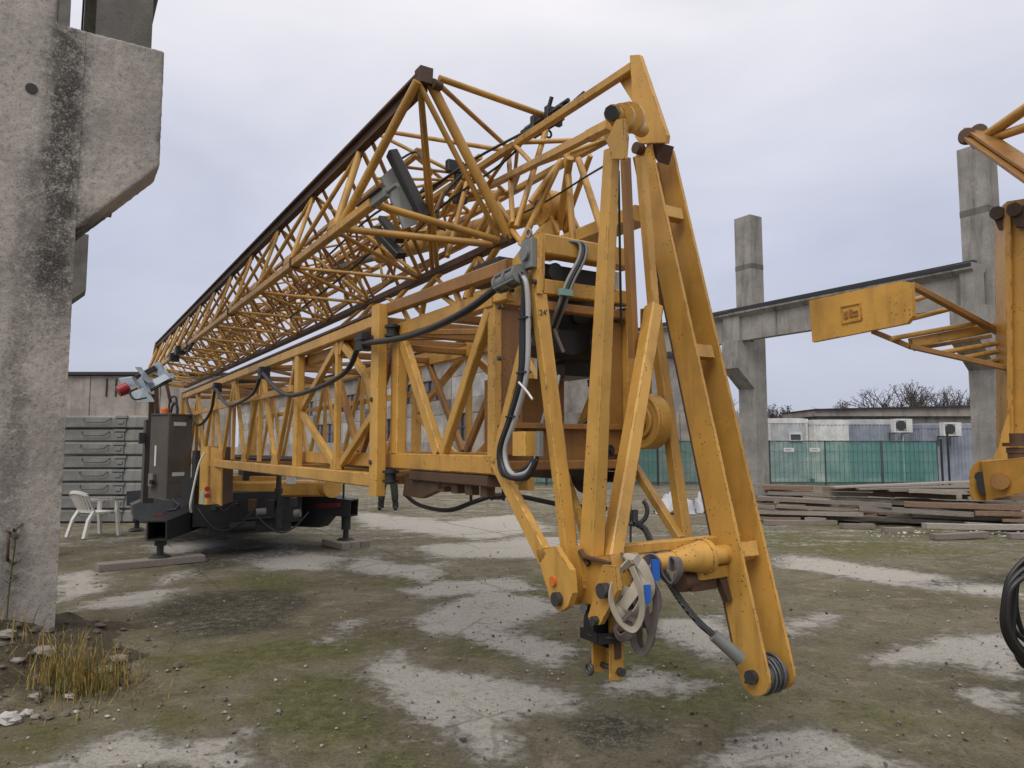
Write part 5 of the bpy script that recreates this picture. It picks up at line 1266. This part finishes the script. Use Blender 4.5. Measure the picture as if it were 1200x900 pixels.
# rear legs and diagonals
frame_bar((767,372), 3.0, (804,642), 3.0, .068, .066); frame_bar((782,300), 3.0, (768,380), 3.0, .05, .05, YELB)
frame_bar((724,516), 2.95, (797,632), 2.95, .05, .05); frame_bar((656,536), 2.72, (690,640), 2.35, .04, .045)
frame_bar((757,362), 3.05, (757,470), 3.05, .05, .06, YELB)
m = MB(); c = at_L(755, 494, 2.86); m.disc(c + PP*.02, PP, .160, .085, 36); m.ring(c - PP*.022, PP, .148, .012, 32); m.disc(c - PP*.05, PP, .045, .06, 16); m.ring(c - PP*.03, PP, .085, .012, 24); part('pulley', m, YEL)
# foot cross tube
kz = at_t(760, 652, 2.62).z
m = MB(); m.bar(W(2.05, 2.70, kz + .03), W(3.12, 2.70, kz + .03), .05, .06, UP); m.tube(W(2.1, 2.62, kz - .03), W(2.6, 2.62, kz - .03), .04, 14); m.tube(W(2.56, 2.62, kz - .03), W(2.76, 2.62, kz - .03), .045, 20, .082); m.disc(W(2.775, 2.62, kz - .03), PP, .088, .03, 20); m.tube(W(2.79, 2.62, kz - .03), W(3.16, 2.62, kz - .03), .05, 14); m.box(W(2.86, 2.66, kz - .11), .26, .12, .06, PP, DD)
cx_ = part('cross_tube', m, YEL)
m = MB(); m.disc(W(2.70, 2.66, kz - .15), PP, .05, .10, 14); m.box(W(2.78, 2.66, kz - .17), .18, .09, .05, PP, DD); m.bar(W(2.9, 2.64, kz - .13), W(2.93, 2.6, kz - .26), .05, .05); link('rusty_catch', m, RUST, cx_)
# knee
m = MB(); m.plate([at_L(668, 655, 2.0), at_L(714, 650, 2.0), at_L(724, 688, 2.0), at_L(704, 708, 2.0), at_L(672, 708, 2.0)], PP*.15)
m.plate([at_L(697, 690, 1.965), at_L(706, 662, 1.965), at_L(721, 664, 1.965), at_L(724, 692, 1.965), at_L(703, 732, 1.965), at_L(693, 733, 1.965), at_L(689, 722, 1.965)], PP*.025)
kn = part('frame_knee', m, YELR)
m = MB(); m.disc(at_L(709, 692, 1.955), PP, .032, .05, 14); m.disc(at_L(697, 727, 1.955), PP, .018, .03, 12); m.tube(at_L(684, 712, 1.95), at_L(694, 712, 2.1), .016, 12); link('pin', m, STEEL, kn)
m = MB(); m.bar(at_L(684, 652, 1.98), at_L(716, 660, 2.0), .03, .012, PP); m.bar(at_L(680, 645, 1.99), at_L(690, 662, 1.99), .02, .02, PP); link('rusty_clip', m, RUST, kn)
# hanging foot with roller
fp, fq = at_t(719, 700, 2.52), at_t(719, 795, 2.52)
m = MB(); m.bar(W(Lof(fq), 2.50, fp.z), W(Lof(fq), 2.50, fq.z), .075, .014, PP); m.bar(W(Lof(fq) - .0, 2.62, fp.z), W(Lof(fq), 2.62, fq.z + .005), .075, .014, PP); m.bar(W(Lof(fq) + .034, 2.56, fp.z), W(Lof(fq) + .034, 2.56, fq.z + .02), .008, .105, PP)
ft = part('foot_post', m, YELR)
m = MB(); m.box(W(Lof(fq), 2.489, at_t(719, 760, 2.5).z), .034, .008, .085, PP, DD); link('slot', m, RUST, ft)
m = MB(); zc_ = at_t(716, 733, 2.5).z; m.disc(W(Lof(fq) - .0, 2.56, zc_), DD, .105, .07, 24); link('roller', m, BLACK, ft)
m = MB(); m.ring(W(Lof(fq), 2.555, zc_ - .045), UP, .095, .012, 24); 
zz = zc_ - .045
m.path([W(Lof(fq) - .10, 2.50, zz), W(Lof(fq) - .05, 2.47, zz), W(Lof(fq) + .05, 2.47, zz), W(Lof(fq) + .10, 2.50, zz), W(Lof(fq) + .10, 2.60, zz), W(Lof(fq) - .10, 2.62, zz), W(Lof(fq) - .10, 2.50, zz)], .01, 6, (.045, .008), UP); link('strap', m, RUBB, ft)
m = MB(); c = W(Lof(fq) + .01, 2.485, fq.z + .035); m.disc(c, DD, .018, .03, 12); m.tube(c, c + DD*.2, .012, 10); m.ring(W(Lof(fq) - .07, 2.60, fq.z + .03), PP, .022, .007, 16); link('pin', m, STEEL, ft)
for (x, y, L) in ((612, 318, Li - .055), (626, 330, Li - .055), (600, 340, Li - .055), (585, 360, Li - .03), (585, 420, Li - .03), (586, 500, Li - .03)):
    m = MB(); m.disc(at_L(x, y, L), PP, .012, .018, 6); part('bolt', m, STEEL)
for i, (a, b_, c, d, r) in enumerate([((700,300),(706,330),(702,372),(694,400),.009), ((712,346),(718,380),(716,430),(708,470),.011), ((640,352),(646,372),(652,392),(660,412),.010), ((690,445),(696,470),(690,490),(676,500),.012), ((655,440),(650,462),(640,480),(634,500),.010)]):
    rope([at_t(*a, te + .10), at_t(*b_, te + .08), at_t(*c, te + .12), at_t(*d, te + .15)], r, [RUBB, RUBB, GREYL, RUBB, GREYL][i], 'hydraulic_hose')
m = MB(); m.box(at_t(710, 356, te + .06), .10, .06, .09, PP, DD); m.disc(at_t(710, 356, te), DD, .03, .05, 12); part('valve', m, GREYB)
m = MB(); c = at_t(713, 528, te + .04); m.disc(c, DD, .035, .03, 16); m.disc(c - DD*.02, DD, .014, .03, 12); part('eye_plate', m, BLACK)
m = MB(); c = at_t(690, 552, te + .2); m.disc(c, PP, .13, .08, 24); m.disc(c - PP*.045, PP, .05, .03, 16); part('rope_sheave', m, BLACK)
# thin ropes and the lower hose
rope([at_t(700, 560, 3.1), at_t(701, 600, 3.0), at_t(702, 650, 2.9)], .006); rope([at_t(739, 560, 3.2), at_t(739, 650, 2.9)], .006); rope([at_t(725, 200, 3.0), at_t(726, 270, 3.1), at_t(728, 380, 3.2)], .007)
rope([at_L(474, 579, 2.3), at_L(492, 592, 2.3), at_L(525, 598, 2.3), at_L(556, 588, 2.4), at_L(580, 581, 2.5), at_L(610, 582, 2.6), at_L(660, 592, 2.7), at_L(710, 596, 2.75)], .016, RUBB, 'lower_hose')
m = MB(); 
for x, y in ((552, 568), (576, 566), (590, 566)): A = at_L(x, y, 2.4); m.tube(A, A - UP*.11, .011, 6)
m.disc(at_L(583, 583, 2.45), UP, .03, .025, 12); part('hose_hanger', m, BLACK)
# pendant wire rope with its ferrule
rope([at_t(744, 598, 3.0), at_t(745, 612, 2.98), at_t(757, 622, 2.95), at_t(768, 650, 2.85), at_t(790, 692, 2.7), at_t(818, 728, 2.6), at_t(846, 752, 2.53)], .017, ROPE, 'pendant_rope')
m = MB(); A, B = at_t(836, 744, 2.545), at_t(868, 772, 2.48); m.tube(A, B, .030, 14, .034); part('rope_ferrule', m, GREYB)
m = MB(); m.ring(at_t(742, 598, 3.0), PP + DD, .075, .012, 22, 8, .8); part('rope_shackle', m, STEEL)
# hand painted mark on the flat leg
fc = bpy.data.curves.new('mark', 'FONT'); fc.body = "24'"; fc.size = .040; fc.extrude = .001
fo = bpy.data.objects.new('mark', fc); COL.objects.link(fo); bpy.context.view_layer.update()
fm = bpy.data.meshes.new_from_object(fo.evaluated_get(bpy.context.evaluated_depsgraph_get())); bpy.data.objects.remove(fo)
legs = [o for o in kids(CR) if o.name.startswith('frame_leg')]
c0_, c1_ = at_L(631, 346, Li - .015), at_L(669, 657, 2.0); ax_ = (c0_ - c1_).normalized(); xx_ = (PP - ax_*PP.dot(ax_)).normalized(); nn_ = xx_.cross(ax_).normalized()
og_ = c0_.lerp(c1_, .085) + nn_*.0265 - xx_*.026
leg24 = legs[2]
m = MB(); m.v = [og_ + xx_*v.co.x + ax_*v.co.y + nn_*v.co.z for v in fm.vertices]; m.f = [tuple(p.vertices) for p in fm.polygons]; m.s = [False]*len(m.f)
link('painted_mark', m, BLACK, leg24)
# ---------------------------------------------------------------- undercarriage, outriggers, cabinets
UC = MB(); UC.plate([W(1.75, 11.6, .42), W(3.35, 11.6, .42), W(3.5, 15.4, .42), W(1.75, 15.4, .42)], UP*.48)
UC.plate([W(1.95, 11.45, .30), W(3.15, 11.45, .30), W(3.2, 15.2, .30), W(1.95, 15.2, .30)], UP*.12); UC.tube(W(2.5, 13.4, .90), W(2.5, 13.4, 1.02), .75, 32)
uc = part('undercarriage', UC, DGREY)
def outrigger(foot, root, z, top, red=False, open_end=True):
    e = V((foot.x, foot.y, z)); r = V((root.x, root.y, z + .08)); ax = (e - r).normalized(); sd = ax.cross(UP).normalized()
    m = MB(); tip = e + ax*.14
    for s in (-1, 1): m.bar(r + sd*s*.145, tip + sd*s*.125, .02, .34, sd, w2=.02, h2=.27)
    m.bar(r + UP*.16, tip + UP*.125, .27, .02, sd, w2=.232, h2=.02); m.bar(r - UP*.16, tip - UP*.125, .27, .02, sd, w2=.232, h2=.02)
    m.bar(r.lerp(tip, .5), r.lerp(tip, .5) + ax*.02, .25, .26, sd)
    o = part('outrigger', m, DGREY)
    j = MB(); j.tube(V((foot.x, foot.y, top + .16)), V((foot.x, foot.y, z - .13)), .075, 16); j.tube(V((foot.x, foot.y, top + .03)), V((foot.x, foot.y, top + .2)), .045, 14); j.tube(V((foot.x, foot.y, top)), V((foot.x, foot.y, top + .035)), .15, 18, .10); link('jack', j, DGREY, o)
    return o
o1 = outrigger(JL, W(2.1, 12.6, 0), .47, tz)
outrigger(JR, W(3.0, 12.6, 0), .62, .105)
JF = at_z(160, 622, 0); o3 = outrigger(JF, W(2.2, 14.6, 0), .62, .02); outrigger(W(4.4, 16.0, 0), W(2.9, 14.6, 0), .60, .02)
m = MB(); m.bar(at_D(158, 607, 13.0), at_D(194, 603, 12.2), .05, .07, UP); link('strut', m, REDS, o3)
m = MB(); m.plate([at_D(155, 592, 12.4), at_D(176, 583, 12.4), at_D(205, 588, 12.4), at_D(205, 606, 12.4), at_D(165, 612, 12.4), at_D(157, 606, 12.4)], DD*.5); part('outrigger_cover', m, m_paint('blue_grey_paint', (.10,.11,.125), .3, dirt=.3))
m = MB(); sdv = (V((JR.x, JR.y, 0)) - W(3.0, 12.6, 0)); sdv.z = 0; sdv.normalize(); nv_ = V((-sdv.y, sdv.x, 0)); o = V((JR.x, JR.y, 0))
m.plate([o + UP*.74 - nv_*.14, o - sdv*.4 + UP*.30 - nv_*.14, o - sdv*1.0 + UP*.30 - nv_*.14, o - sdv*1.5 + UP*.42 - nv_*.14, o - sdv*1.5 + UP*.86 - nv_*.14, o - sdv*.2 + UP*.80 - nv_*.14], nv_*.28); part('outrigger_box', m, DGREY)
# flag, jack post, small fittings at the right outrigger
m = MB(); m.tube(V((JR.x - .05, JR.y, .75)), V((JR.x - .05, JR.y, 1.28)), .018, 8); m.box(V((JR.x - .05, JR.y, 1.22)), .06, .06, .10); part('jack_handle', m, BLACK)
m = MB(); m.bar(at_D(365, 593, 11.9), at_D(398, 592, 11.7), .07, .05, UP); part('warning_strip', m, REDS)
m = MB(); A = at_D(327, 555, 11); m.tube(A, A - UP*.6, .04, 12); m.tube(A - UP*.22, A - UP*.30, .06, 12); m.tube(A - UP*.5, A - UP*.8, .058, 12); m.box(A - UP*.62, .16, .12, .05); part('hydraulic_cylinder', m, BLACK)
# small gear along the chassis
for (A, B, r, mt, nm) in [((238, 612, 10.9), (330, 606, 11.4), .022, BLACK, 'pipe'), ((236, 604, 10.9), (318, 598, 11.4), .016, GREYB, 'pipe'), ((270, 618, 10.8), (300, 616, 10.9), .075, DGREY, 'tank'), ((300, 600, 10.9), (312, 599, 10.95), .05, GREYB, 'filter'), ((345, 602, 11.2), (352, 601, 11.2), .06, GREYB, 'filter')]:
    m = MB(); m.tube(at_D(*A), at_D(*B), r, 14); part(nm, m, mt)
for i, (x, y) in enumerate(((252, 592), (276, 590), (296, 592), (318, 590), (344, 588))):
    m = MB(); c = at_D(x, y, 10.95); m.box(c, .10, .12, [.14, .09, .17, .10, .12][i]); part('bracket', m, [DGREY, BLACK, RUST, DGREY, BLACK][i])
for (a, b, c) in (((232, 596), (262, 622), (296, 600)), ((300, 604), (330, 624), (362, 600)), ((250, 590), (262, 600), (280, 590))):
    rope([at_D(*a, 10.75), at_D((a[0]+b[0])/2, b[1] - 6, 10.7), at_D(*b, 10.7), at_D((c[0]+b[0])/2, b[1] - 7, 10.75), at_D(*c, 10.8)], .014, RUBB, 'hydraulic_hose')
# slewing platform
m = MB(); A, B = at_D(268, 573, 11.6), at_D(395, 572, 11.6); m.bar(A, B, .24, .35, UP); m.bar(at_D(268, 560, 11.9), at_D(330, 562, 11.9), .1, .3, UP); c = at_D(384, 571, 11.45); m.tube(c - DD*.25, c + DD*.35, .15, 20); part('slewing_platform', m, YELR)
m = MB(); pb(m, 285, 548, 332, 570, 12.2, .4); part('hydraulic_unit', m, BLACK)
m = MB(); m.box(at_D(341, 562, 11.42), .14, .02, .14); part('data_plate', m, LABELM)
# rusty mast foot between cabinets
m = MB(); m.bar(at_L(222, 478, 1.95), at_L(246, 540, 1.95), .12, .12, PP); part('mast_foot', m, YEL)
# yellow equipment cabinet with an open door
ce = at_D(249, 555, 10.0); zl, zh = at_D(249, 591, 10.0).z, at_D(249, 523, 10.0).z
ang1 = math.radians(-38); nx_ = V((math.cos(ang1), math.sin(ang1), 0)); ny_ = V((-nx_.y, nx_.x, 0))
m = MB(); m.box(V((ce.x - .03, ce.y + .12, (zl+zh)/2)), .22, .30, zh - zl, nx_, ny_); cb2 = part('equipment_cabinet', m, YEL)
m = MB(); h0 = at_D(238, 558, 9.85); m.plate([at_D(247, 524, 9.75), at_D(260, 527, 9.55), at_D(259, 593, 9.55), at_D(246, 586, 9.75)], V((.01, .02, 0))); link('door', m, YELR, cb2); m = MB(); m.plate([at_D(260.6, 524, 9.60), at_D(273, 524, 9.75), at_D(272, 588, 9.75), at_D(260, 592, 9.60)], V((0, .02, 0))); link('dark_inner_side', m, RUST, cb2)  # dark plate drawn for the open inner side of the cabinet
for (x, y) in ((243, 573), (243, 581)): 
    m = MB(); m.disc(at_D(x, y, 9.70), V((.3, -1, 0)), .035, .03, 12); link('signal_lamp', m, REDP, cb2)
m = MB(); m.box(at_D(237, 583, 9.75), .05, .02, .16); link('green_label', m, m_plain('green_white_label', (.42,.55,.48), .5), cb2)
m = MB(); pb(m, 228, 528, 240, 570, 10.9, .3); part('valve_block', m, BLACK)
rope([at_D(240, 530, 9.6), at_D(233, 545, 9.6), at_D(226, 575, 9.6), at_D(223, 592, 9.6), at_D(224, 600, 9.7)], .014, LABELM, 'control_cable')
# brown grey switch cabinet
cc = at_D(200, 536, 10.9); zl, zh = at_D(200, 583, 10.9).z, at_D(200, 487, 10.9).z
a2 = math.radians(-27); n2 = V((math.cos(a2), math.sin(a2), 0)); n1 = V((n2.y, -n2.x, 0))
m = MB(); m.box(V((cc.x, cc.y, (zl+zh)/2)), .40, .42, zh - zl, n2, n1); m.box(V((cc.x, cc.y, zh + .012)), .44, .46, .02, n2, n1); cab = part('control_cabinet', m, CAB)
def onface(u, z, face, d=.004):      # face 1: left (n1), face 2: right (n2)
    c = V((cc.x, cc.y, z)); return c + (n1*(.21 + d) + n2*u if face == 1 else n2*(.20 + d) - n1*u)
for z in (zh - .13, zl + .35):
    m = MB(); m.box(onface(-.02, z, 2), .006, .21, .055, n2, n1); link('label_plate', m, LABELM, cab)
m = MB(); m.box(onface(.0, (zl+zh)/2 - .02, 2, .002), .006, .34, zh - zl - .5, n2, n1); link('cabinet_panel', m, CAB, cab)
m = MB(); m.box(onface(-.06, zl + .62, 1), .035, .006, .30, n2, n1); link('label_plate', m, LABELM, cab)
m = MB(); m.box(onface(-.08, zl + .27, 1, .03), .10, .06, .18, n2, n1); link('lock_box', m, GREYB, cab)
m = MB(); m.disc(onface(-.02, zl + .24, 1, .07), n1, .035, .05, 12); link('rotary_switch', m, BLACK, cab)
m = MB(); m.tube(V((cc.x + .02, cc.y, .86)), V((cc.x + .02, cc.y, zl)), .09, 14); link('pedestal', m, DGREY, cab)
m = MB(); pb(m, 167, 492, 184, 590, 12.75, .35); part('resistor_cabinet', m, m_paint('dark_brown_paint', (.045,.038,.034), .4)); 
m = MB(); pb(m, 163, 507, 170, 520, 12.7, .15); part('cable_socket', m, BLACK)
m = MB(); c = at_D(225, 575, 10.2); m.box(c, .17, .2, .36); m.box(c - V((.1, .03, -.01)), .04, .08, .30); part('battery_box', m, DGREY)
m = MB(); c = at_D(193, 485, 10.8); m.tube(c, c + UP*.06, .055, 14); m.ball(c + UP*.06, .054, 1, 1, .9); part('beacon', m, ORNG)
m = MB(); c = at_D(200, 484, 11.0); m.path(curve([c, c + UP*.1 + V((.02,0,0)), c + UP*.16 + V((.06,0,0)), c + UP*.08 + V((.10,0,0)), c + V((.1,0,-.02))]), .02, 8); m.path(curve([c + V((-.08,.1,0)), c + UP*.22 + V((-.06,.1,0)), c + UP*.25 + V((.02,.1,0)), c + UP*.1 + V((.05,.1,0))]), .015, 8); part('control_cable', m, BLACK)
rope([at_D(203, 585, 10.4), at_D(210, 592, 10.2), at_D(205, 597, 10.1), at_D(196, 598, 10.2)], .02, RUBB, 'control_cable')
# posts that carry the jib head and the galvanised trolley with its red lamp
m = MB(); m.bar(at_D(178, 462, 14.2), at_D(177, 492, 14.2), .10, .10); m.bar(at_D(183, 455, 14.6), at_D(184, 492, 14.6), .08, .08); m.bar(at_D(193, 440, 14.8), at_D(200, 472, 14.8), .06, .06); part('rest_post', m, RUST)
m = MB(); 
m.plate([at_D(165, 452, 14.0), at_D(193, 438, 14.2), at_D(199, 443, 14.2), at_D(172, 458, 14.0)], V((0, .3, .05)))
m.plate([at_D(160, 446, 13.9), at_D(166, 440, 13.9), at_D(174, 460, 13.9), at_D(168, 466, 13.9)], V((.03, .05, 0))); m.plate([at_D(176, 430, 14.2), at_D(184, 424, 14.2), at_D(200, 443, 14.2), at_D(192, 448, 14.2)], V((.03, .05, 0)))
m.plate([at_D(158, 430, 13.8), at_D(161, 434, 13.8), at_D(173, 448, 13.8), at_D(170, 446, 13.8)], V((.0, .25, .02))); m.plate([at_D(139, 444, 13.8), at_D(154, 442, 13.8), at_D(160, 452, 13.8), at_D(146, 455, 13.8)], V((.0, .04, .02)))
m.plate([at_D(152, 460, 13.7), at_D(170, 455, 13.9), at_D(180, 471, 13.9), at_D(161, 471, 13.7)], V((.0, .04, .02)))
tr = part('jib_trolley', m, GALV)
m = MB(); A, B = at_D(150, 454, 13.7), at_D(139, 459, 13.6); m.tube(A, B, .12, 16, .105); m.disc(B, B - A, .105, .02, 16); link('warning_lamp', m, REDP, tr)
m = MB(); m.bar(at_D(160, 443, 14.0), at_D(182, 431, 14.2), .10, .10); m2 = MB(); m2.path(curve([at_D(151, 460, 13.55), at_D(158, 468, 13.55), at_D(172, 466, 13.6)]), .018, 6); link('lamp_cable', m2, BLACK, tr); m2 = MB(); m2.tube(at_D(152, 459, 13.6), at_D(161, 455, 13.6), .02, 8); link('lamp_arm', m2, BLACK, tr); m2 = MB(); m2.bar(at_D(166, 463, 13.9), at_D(201, 445, 14.3), .05, .05); link('trolley_rail', m2, BLACK, tr); link('trolley_gear', m, BLACK, tr)
m = MB()
for x, y in ((211, 411), (204, 419)): m.box(at_L(x, y, LM - .03), .16, .25, .14, PP, DD)
m.path(curve([at_L(214, 408, LM), at_L(220, 411, LM), at_L(226, 402, LM)]), .03, 6); part('jib_lock', m, BLACK)

# ================================================================== lifting straps tied to the frame
SB = m_plain('beige_strap', (.40,.355,.28), .85, 0, .25, 15, .3); SG = m_plain('grey_mauve_strap', (.125,.100,.092), .9, 0, .4, 15, .3); SV = m_plain('violet_grey_strap', (.15,.125,.135), .85, 0, .35, 15, .3); BLUE = m_plain('blue_tape', (.02,.12,.48), .5, 0, .2)
def strapp(pts, D, mat, label, tags=(), w=.044):
    root = thing('lifting_strap', at_D(*pts[0], D), label, 'strap', 'lifting straps tied to the crane frame')
    m = MB(); n = len(pts); q = curve([at_D(x, y, D + .016*math.sin(i*1.9)) for i, (x, y) in enumerate(pts)], 7); t0 = (q[1] - q[0]).normalized(); m.path(q, .01, 6, (w, .007), t0.cross(V((0, 1, 0))).normalized()*(.80 if mat is SB else .6 if len(pts) % 2 else -.55) + V((0, .6, 0))); link('webbing', m, mat, root)
    for (x, y, w2, h2) in tags: m = MB(); m.box(at_D(x, y, D - .03), w2, .016, h2, V((1, .2, 0)).normalized(), V((-.2, 1, 0)).normalized()); link('blue_tag', m, BLUE, root)
strapp([(734,656),(738,654),(752,662),(762,690),(752,712),(738,728),(724,716),(720,704),(728,692),(744,700),(750,716),(740,730)], 3.08, SB, 'pale beige lifting strap knotted round the frame knee', [(758, 696, .030, .075)])
strapp([(728,662),(722,690),(716,712),(728,722),(742,708),(736,690),(722,684),(718,700),(730,718),(744,722)], 3.12, SG, 'grey-brown lifting strap in a tight bundle under the beige one')
strapp([(742,664),(752,690),(757,720),(764,748),(758,762),(750,754),(748,728),(746,700),(738,668)], 3.14, SG, 'grey-brown lifting strap that hangs lowest in a long loop')
strapp([(786,668),(788,654),(794,656),(796,672),(786,684),(774,672),(770,656),(762,654),(752,660),(744,656)], 3.16, SV, 'violet-grey lifting strap wound round the cross tube', [(768, 668, .036, .088)])
strapp([(764,684),(772,704),(766,722),(754,732),(744,716),(740,690),(748,664)], 3.18, SV, 'violet-grey lifting strap looped behind the beige one')
strapp([(732,650),(726,668),(724,684),(732,700),(748,704),(756,690),(750,672),(738,664)], 3.13, SG, 'grey-brown lifting strap wrapped highest round the frame knee')
strapp([(744,652),(752,668),(757,690),(750,712),(738,722),(730,712),(742,694),(752,676)], 3.06, SB, 'second pale beige lifting strap crossing in front of the first', w=.045)
strapp([(738,656),(722,676),(716,702),(726,728),(742,738),(752,720),(750,690),(740,664)], 3.04, SB, 'third pale beige lifting strap, a wide loop hanging outermost', w=.026)
strapp([(750,664),(766,690),(768,720),(760,756),(750,764),(742,748),(742,712),(744,676)], 3.10, SG, 'grey-brown lifting strap in a long narrow loop beside the lowest one', w=.030)
strapp([(724,730),(734,726),(738,740),(728,748),(721,738),(728,728),(740,716)], 3.06, SG, 'short grey-brown lifting strap end rolled up below the bundle', w=.04)

# ================================================================== rusty second crane at the right edge
C2R = thing('crane_base', at_z(1195, 640, 0), 'rusty yellow crane parts reaching in at the right edge, with sign board and rungs', 'crane')
def p2r(name, m, mat, parent=C2R): return link(name, m, mat, parent)
m = MB(); m.plate([at_D(1180, 236, 4.2), at_D(1232, 228, 4.0), at_D(1232, 562, 4.0), at_D(1183, 562, 4.2)], V((.06, .20, 0))); mastr = p2r('mast', m, YELR)
m = MB(); m.bar(at_D(1182, 240, 4.17), at_D(1185, 560, 4.17), .02, .03); m.bar(at_D(1228, 300, 4.1), at_D(1228, 1000, 4.1), .12, .12); link('mast_edge', m, YELR, mastr)
m = MB(); 
for (x, y, D_) in ((1169, 250, 4.28), (1189, 246, 4.12)):
    c = at_D(x, y, D_); m.disc(c, V((-.75, -.65, 0)), .040, .03, 18); m.plate([c + UP*.02 + V((.04,-.04,0)), c - UP*.12 + V((.06,-.05,0)), c - UP*.10 + V((0,.0,0)), c + V((-.02,.02,0))], V((.02,.02,0)))
p2r('mast_ear', m, RUST)
m = MB(); A, B = at_D(1136, 160, 4.3), at_D(1240, 232, 3.5); m.bar(A, B, .02, .10, UP); m.bar(A + V((.08,.05,.03)), B + V((.08,.05,.03)), .02, .10, UP); m.bar(A + V((.04,.025,.06)), B + V((.04,.025,.06)), .11, .02, (B-A).cross(UP)); p2r('boom_beam', m, YELB)
m = MB()
for (x, y) in ((1133, 160), (1147, 155)): c = at_D(x, y, 4.28); m.disc(c, V((-.5, -.85, 0)), .047, .035, 18); m.bar(c, c - UP*.06 + V((.06, 0, 0)), .05, .04)
p2r('boom_ear', m, RUST)
m = MB(); m.tube(at_D(1155, 160, 4.25), at_D(1230, 108, 3.7), .032, 12); p2r('boom_tube', m, YELR); m = MB(); m.tube(at_D(1158, 164, 4.25), at_D(1235, 138, 3.7), .026, 12); p2r('boom_tube', m, YELR)
# sign board
m = MB(); PB = [at_L(948, 352, 4.2), at_L(1057, 329, 4.2), at_L(1068, 332, 4.2), at_L(1070, 370, 4.2), at_L(1063, 379, 4.2), at_L(952, 401, 4.2)]; m.plate(PB, PP*.035); sb = p2r('sign_board', m, YEL)
cpn = at_L(998, 367, 4.2); exu = (at_L(1060, 354.2, 4.2) - at_L(950, 377, 4.2)).normalized(); ezv = PP.cross(exu).normalized(); ezv = ezv if ezv.z > 0 else -ezv
m = MB()
for (a, b, w, h_) in ((0, .052, .135, .008), (0, -.052, .135, .012), (-.066, 0, .008, .10), (.066, 0, .008, .10)): m.box(cpn - PP*.004 + exu*a + ezv*b, w, .008, h_, exu, PP, ezv)
p2 = link('embossed_plate', m, YELR, sb)
m = MB()      # worn raised strokes, two blocks and a small arrow head, as far as they can be made out
for (a, b, w, h_) in ((-.045, -.005, .010, .045), (-.028, -.005, .010, .045), (-.036, -.025, .022, .008), (-.008, .0, .009, .05), (.004, .0, .009, .05), (.028, .005, .03, .009), (.028, -.02, .034, .010), (.038, -.006, .010, .03)): m.box(cpn - PP*.005 + exu*a + ezv*b, w, .007, h_, exu, PP, ezv)
link('embossed_marks', m, YELB, p2)
# rails and rungs
m = MB(); m.bar(at_D(1068, 334, 4.22), at_D(1205, 408, 4.5), .035, .04, UP); p2r('guard_rail', m, YELB)
m = MB(); m.bar(at_D(1022, 388, 4.45), at_D(1066, 406, 4.35), .03, .035, UP); m.bar(at_D(1066, 406, 4.35), at_D(1205, 437, 4.2), .03, .035, UP); p2r('guard_rail', m, YELB)
for (a, b) in (((1070, 352), (1086, 347)), ((1070, 373), (1113, 362)), ((1044, 397), (1142, 379)), ((1100, 414), (1205, 396)), ((1126, 420), (1205, 405)), ((1149, 426), (1205, 416))):
    m = MB(); m.tube(at_D(*a, 4.34), at_D(*b, 4.40), .0155, 10); p2r('rung', m, YELT)
m = MB(); m.bar(at_D(1067, 402, 4.38), at_D(1205, 376, 4.5), .06, .03, UP); p2r('flat_rail', m, YELR); m = MB(); m.bar(at_D(1072, 409, 4.5), at_D(1160, 394, 4.6), .025, .03, UP); p2r('flat_rail', m, YELB)
# hinge lug, gusset and bolt
m = MB(); poly = [(1141, 586), (1136, 580), (1136, 553), (1140, 545), (1147, 540), (1160, 538), (1164, 541), (1158, 552), (1156, 587)]
m.plate([at_D(x, y, 4.05) for x, y in poly], V((.03, .03, 0))); m.plate([at_D(1150, 541, 4.0), at_D(1235, 534, 3.6), at_D(1235, 570, 3.6), at_D(1156, 587, 4.0)], V((.06, .12, 0)))
lug = p2r('hinge_lug', m, YELR)
m = MB(); c = at_D(1173, 563, 3.93); m.tube(c - V((.6,.8,0))*.09, c, .045, 20); link('hinge_pin', m, YELB, lug)
m = MB(); m.disc(at_D(1166, 566, 3.98), V((-.6,-.8,0)), .085, .02, 20); m.disc(at_D(1148, 558, 4.04), V((-.6,-.8,0)), .024, .012, 14); link('hinge_bore', m, BLACK, lug)
m = MB(); m.plate([at_D(1163, 541, 4.15), at_D(1183, 478, 4.15), at_D(1184, 541, 4.15)], V((.02, .02, 0))); p2r('gusset', m, YEL)
m = MB(); c = at_D(1193, 521, 3.9); m.disc(c - UP*.03, UP, .055, .03, 18); m.disc(c, UP, .075, .02, 6); m.disc(c + UP*.035, UP, .04, .05, 6); m.disc(c - UP*.07, UP, .05, .06, 18); p2r('bolt', m, RUST)
# coil of black hose
root = thing('hose_coil', at_D(1215, 690, 2.9), 'coil of black rubber hose hanging at the right edge above the yard', 'hose')
for i in range(7):
    m = MB(); cx0, cy0, rx_, ry_ = 1215 + i*1.5, 728 - i*3, 34 + (i % 3)*4, 42 + (i*7 % 5)*4
    if i == 3: cx0, cy0, rx_, ry_ = 1201, 728, 13, 53
    pts = [at_D(cx0 + rx_*math.cos(a) + 1.5*math.sin(3*a + i), cy0 + ry_*math.sin(a) - (14 if math.sin(a) < -.2 and math.cos(a) < .3 else 0), 2.86 + i*.022) for a in np.linspace(0, 2*math.pi, 22)]
    m.path(curve(pts, 3), .0105, 8); link('loop', m, RUBB, root)
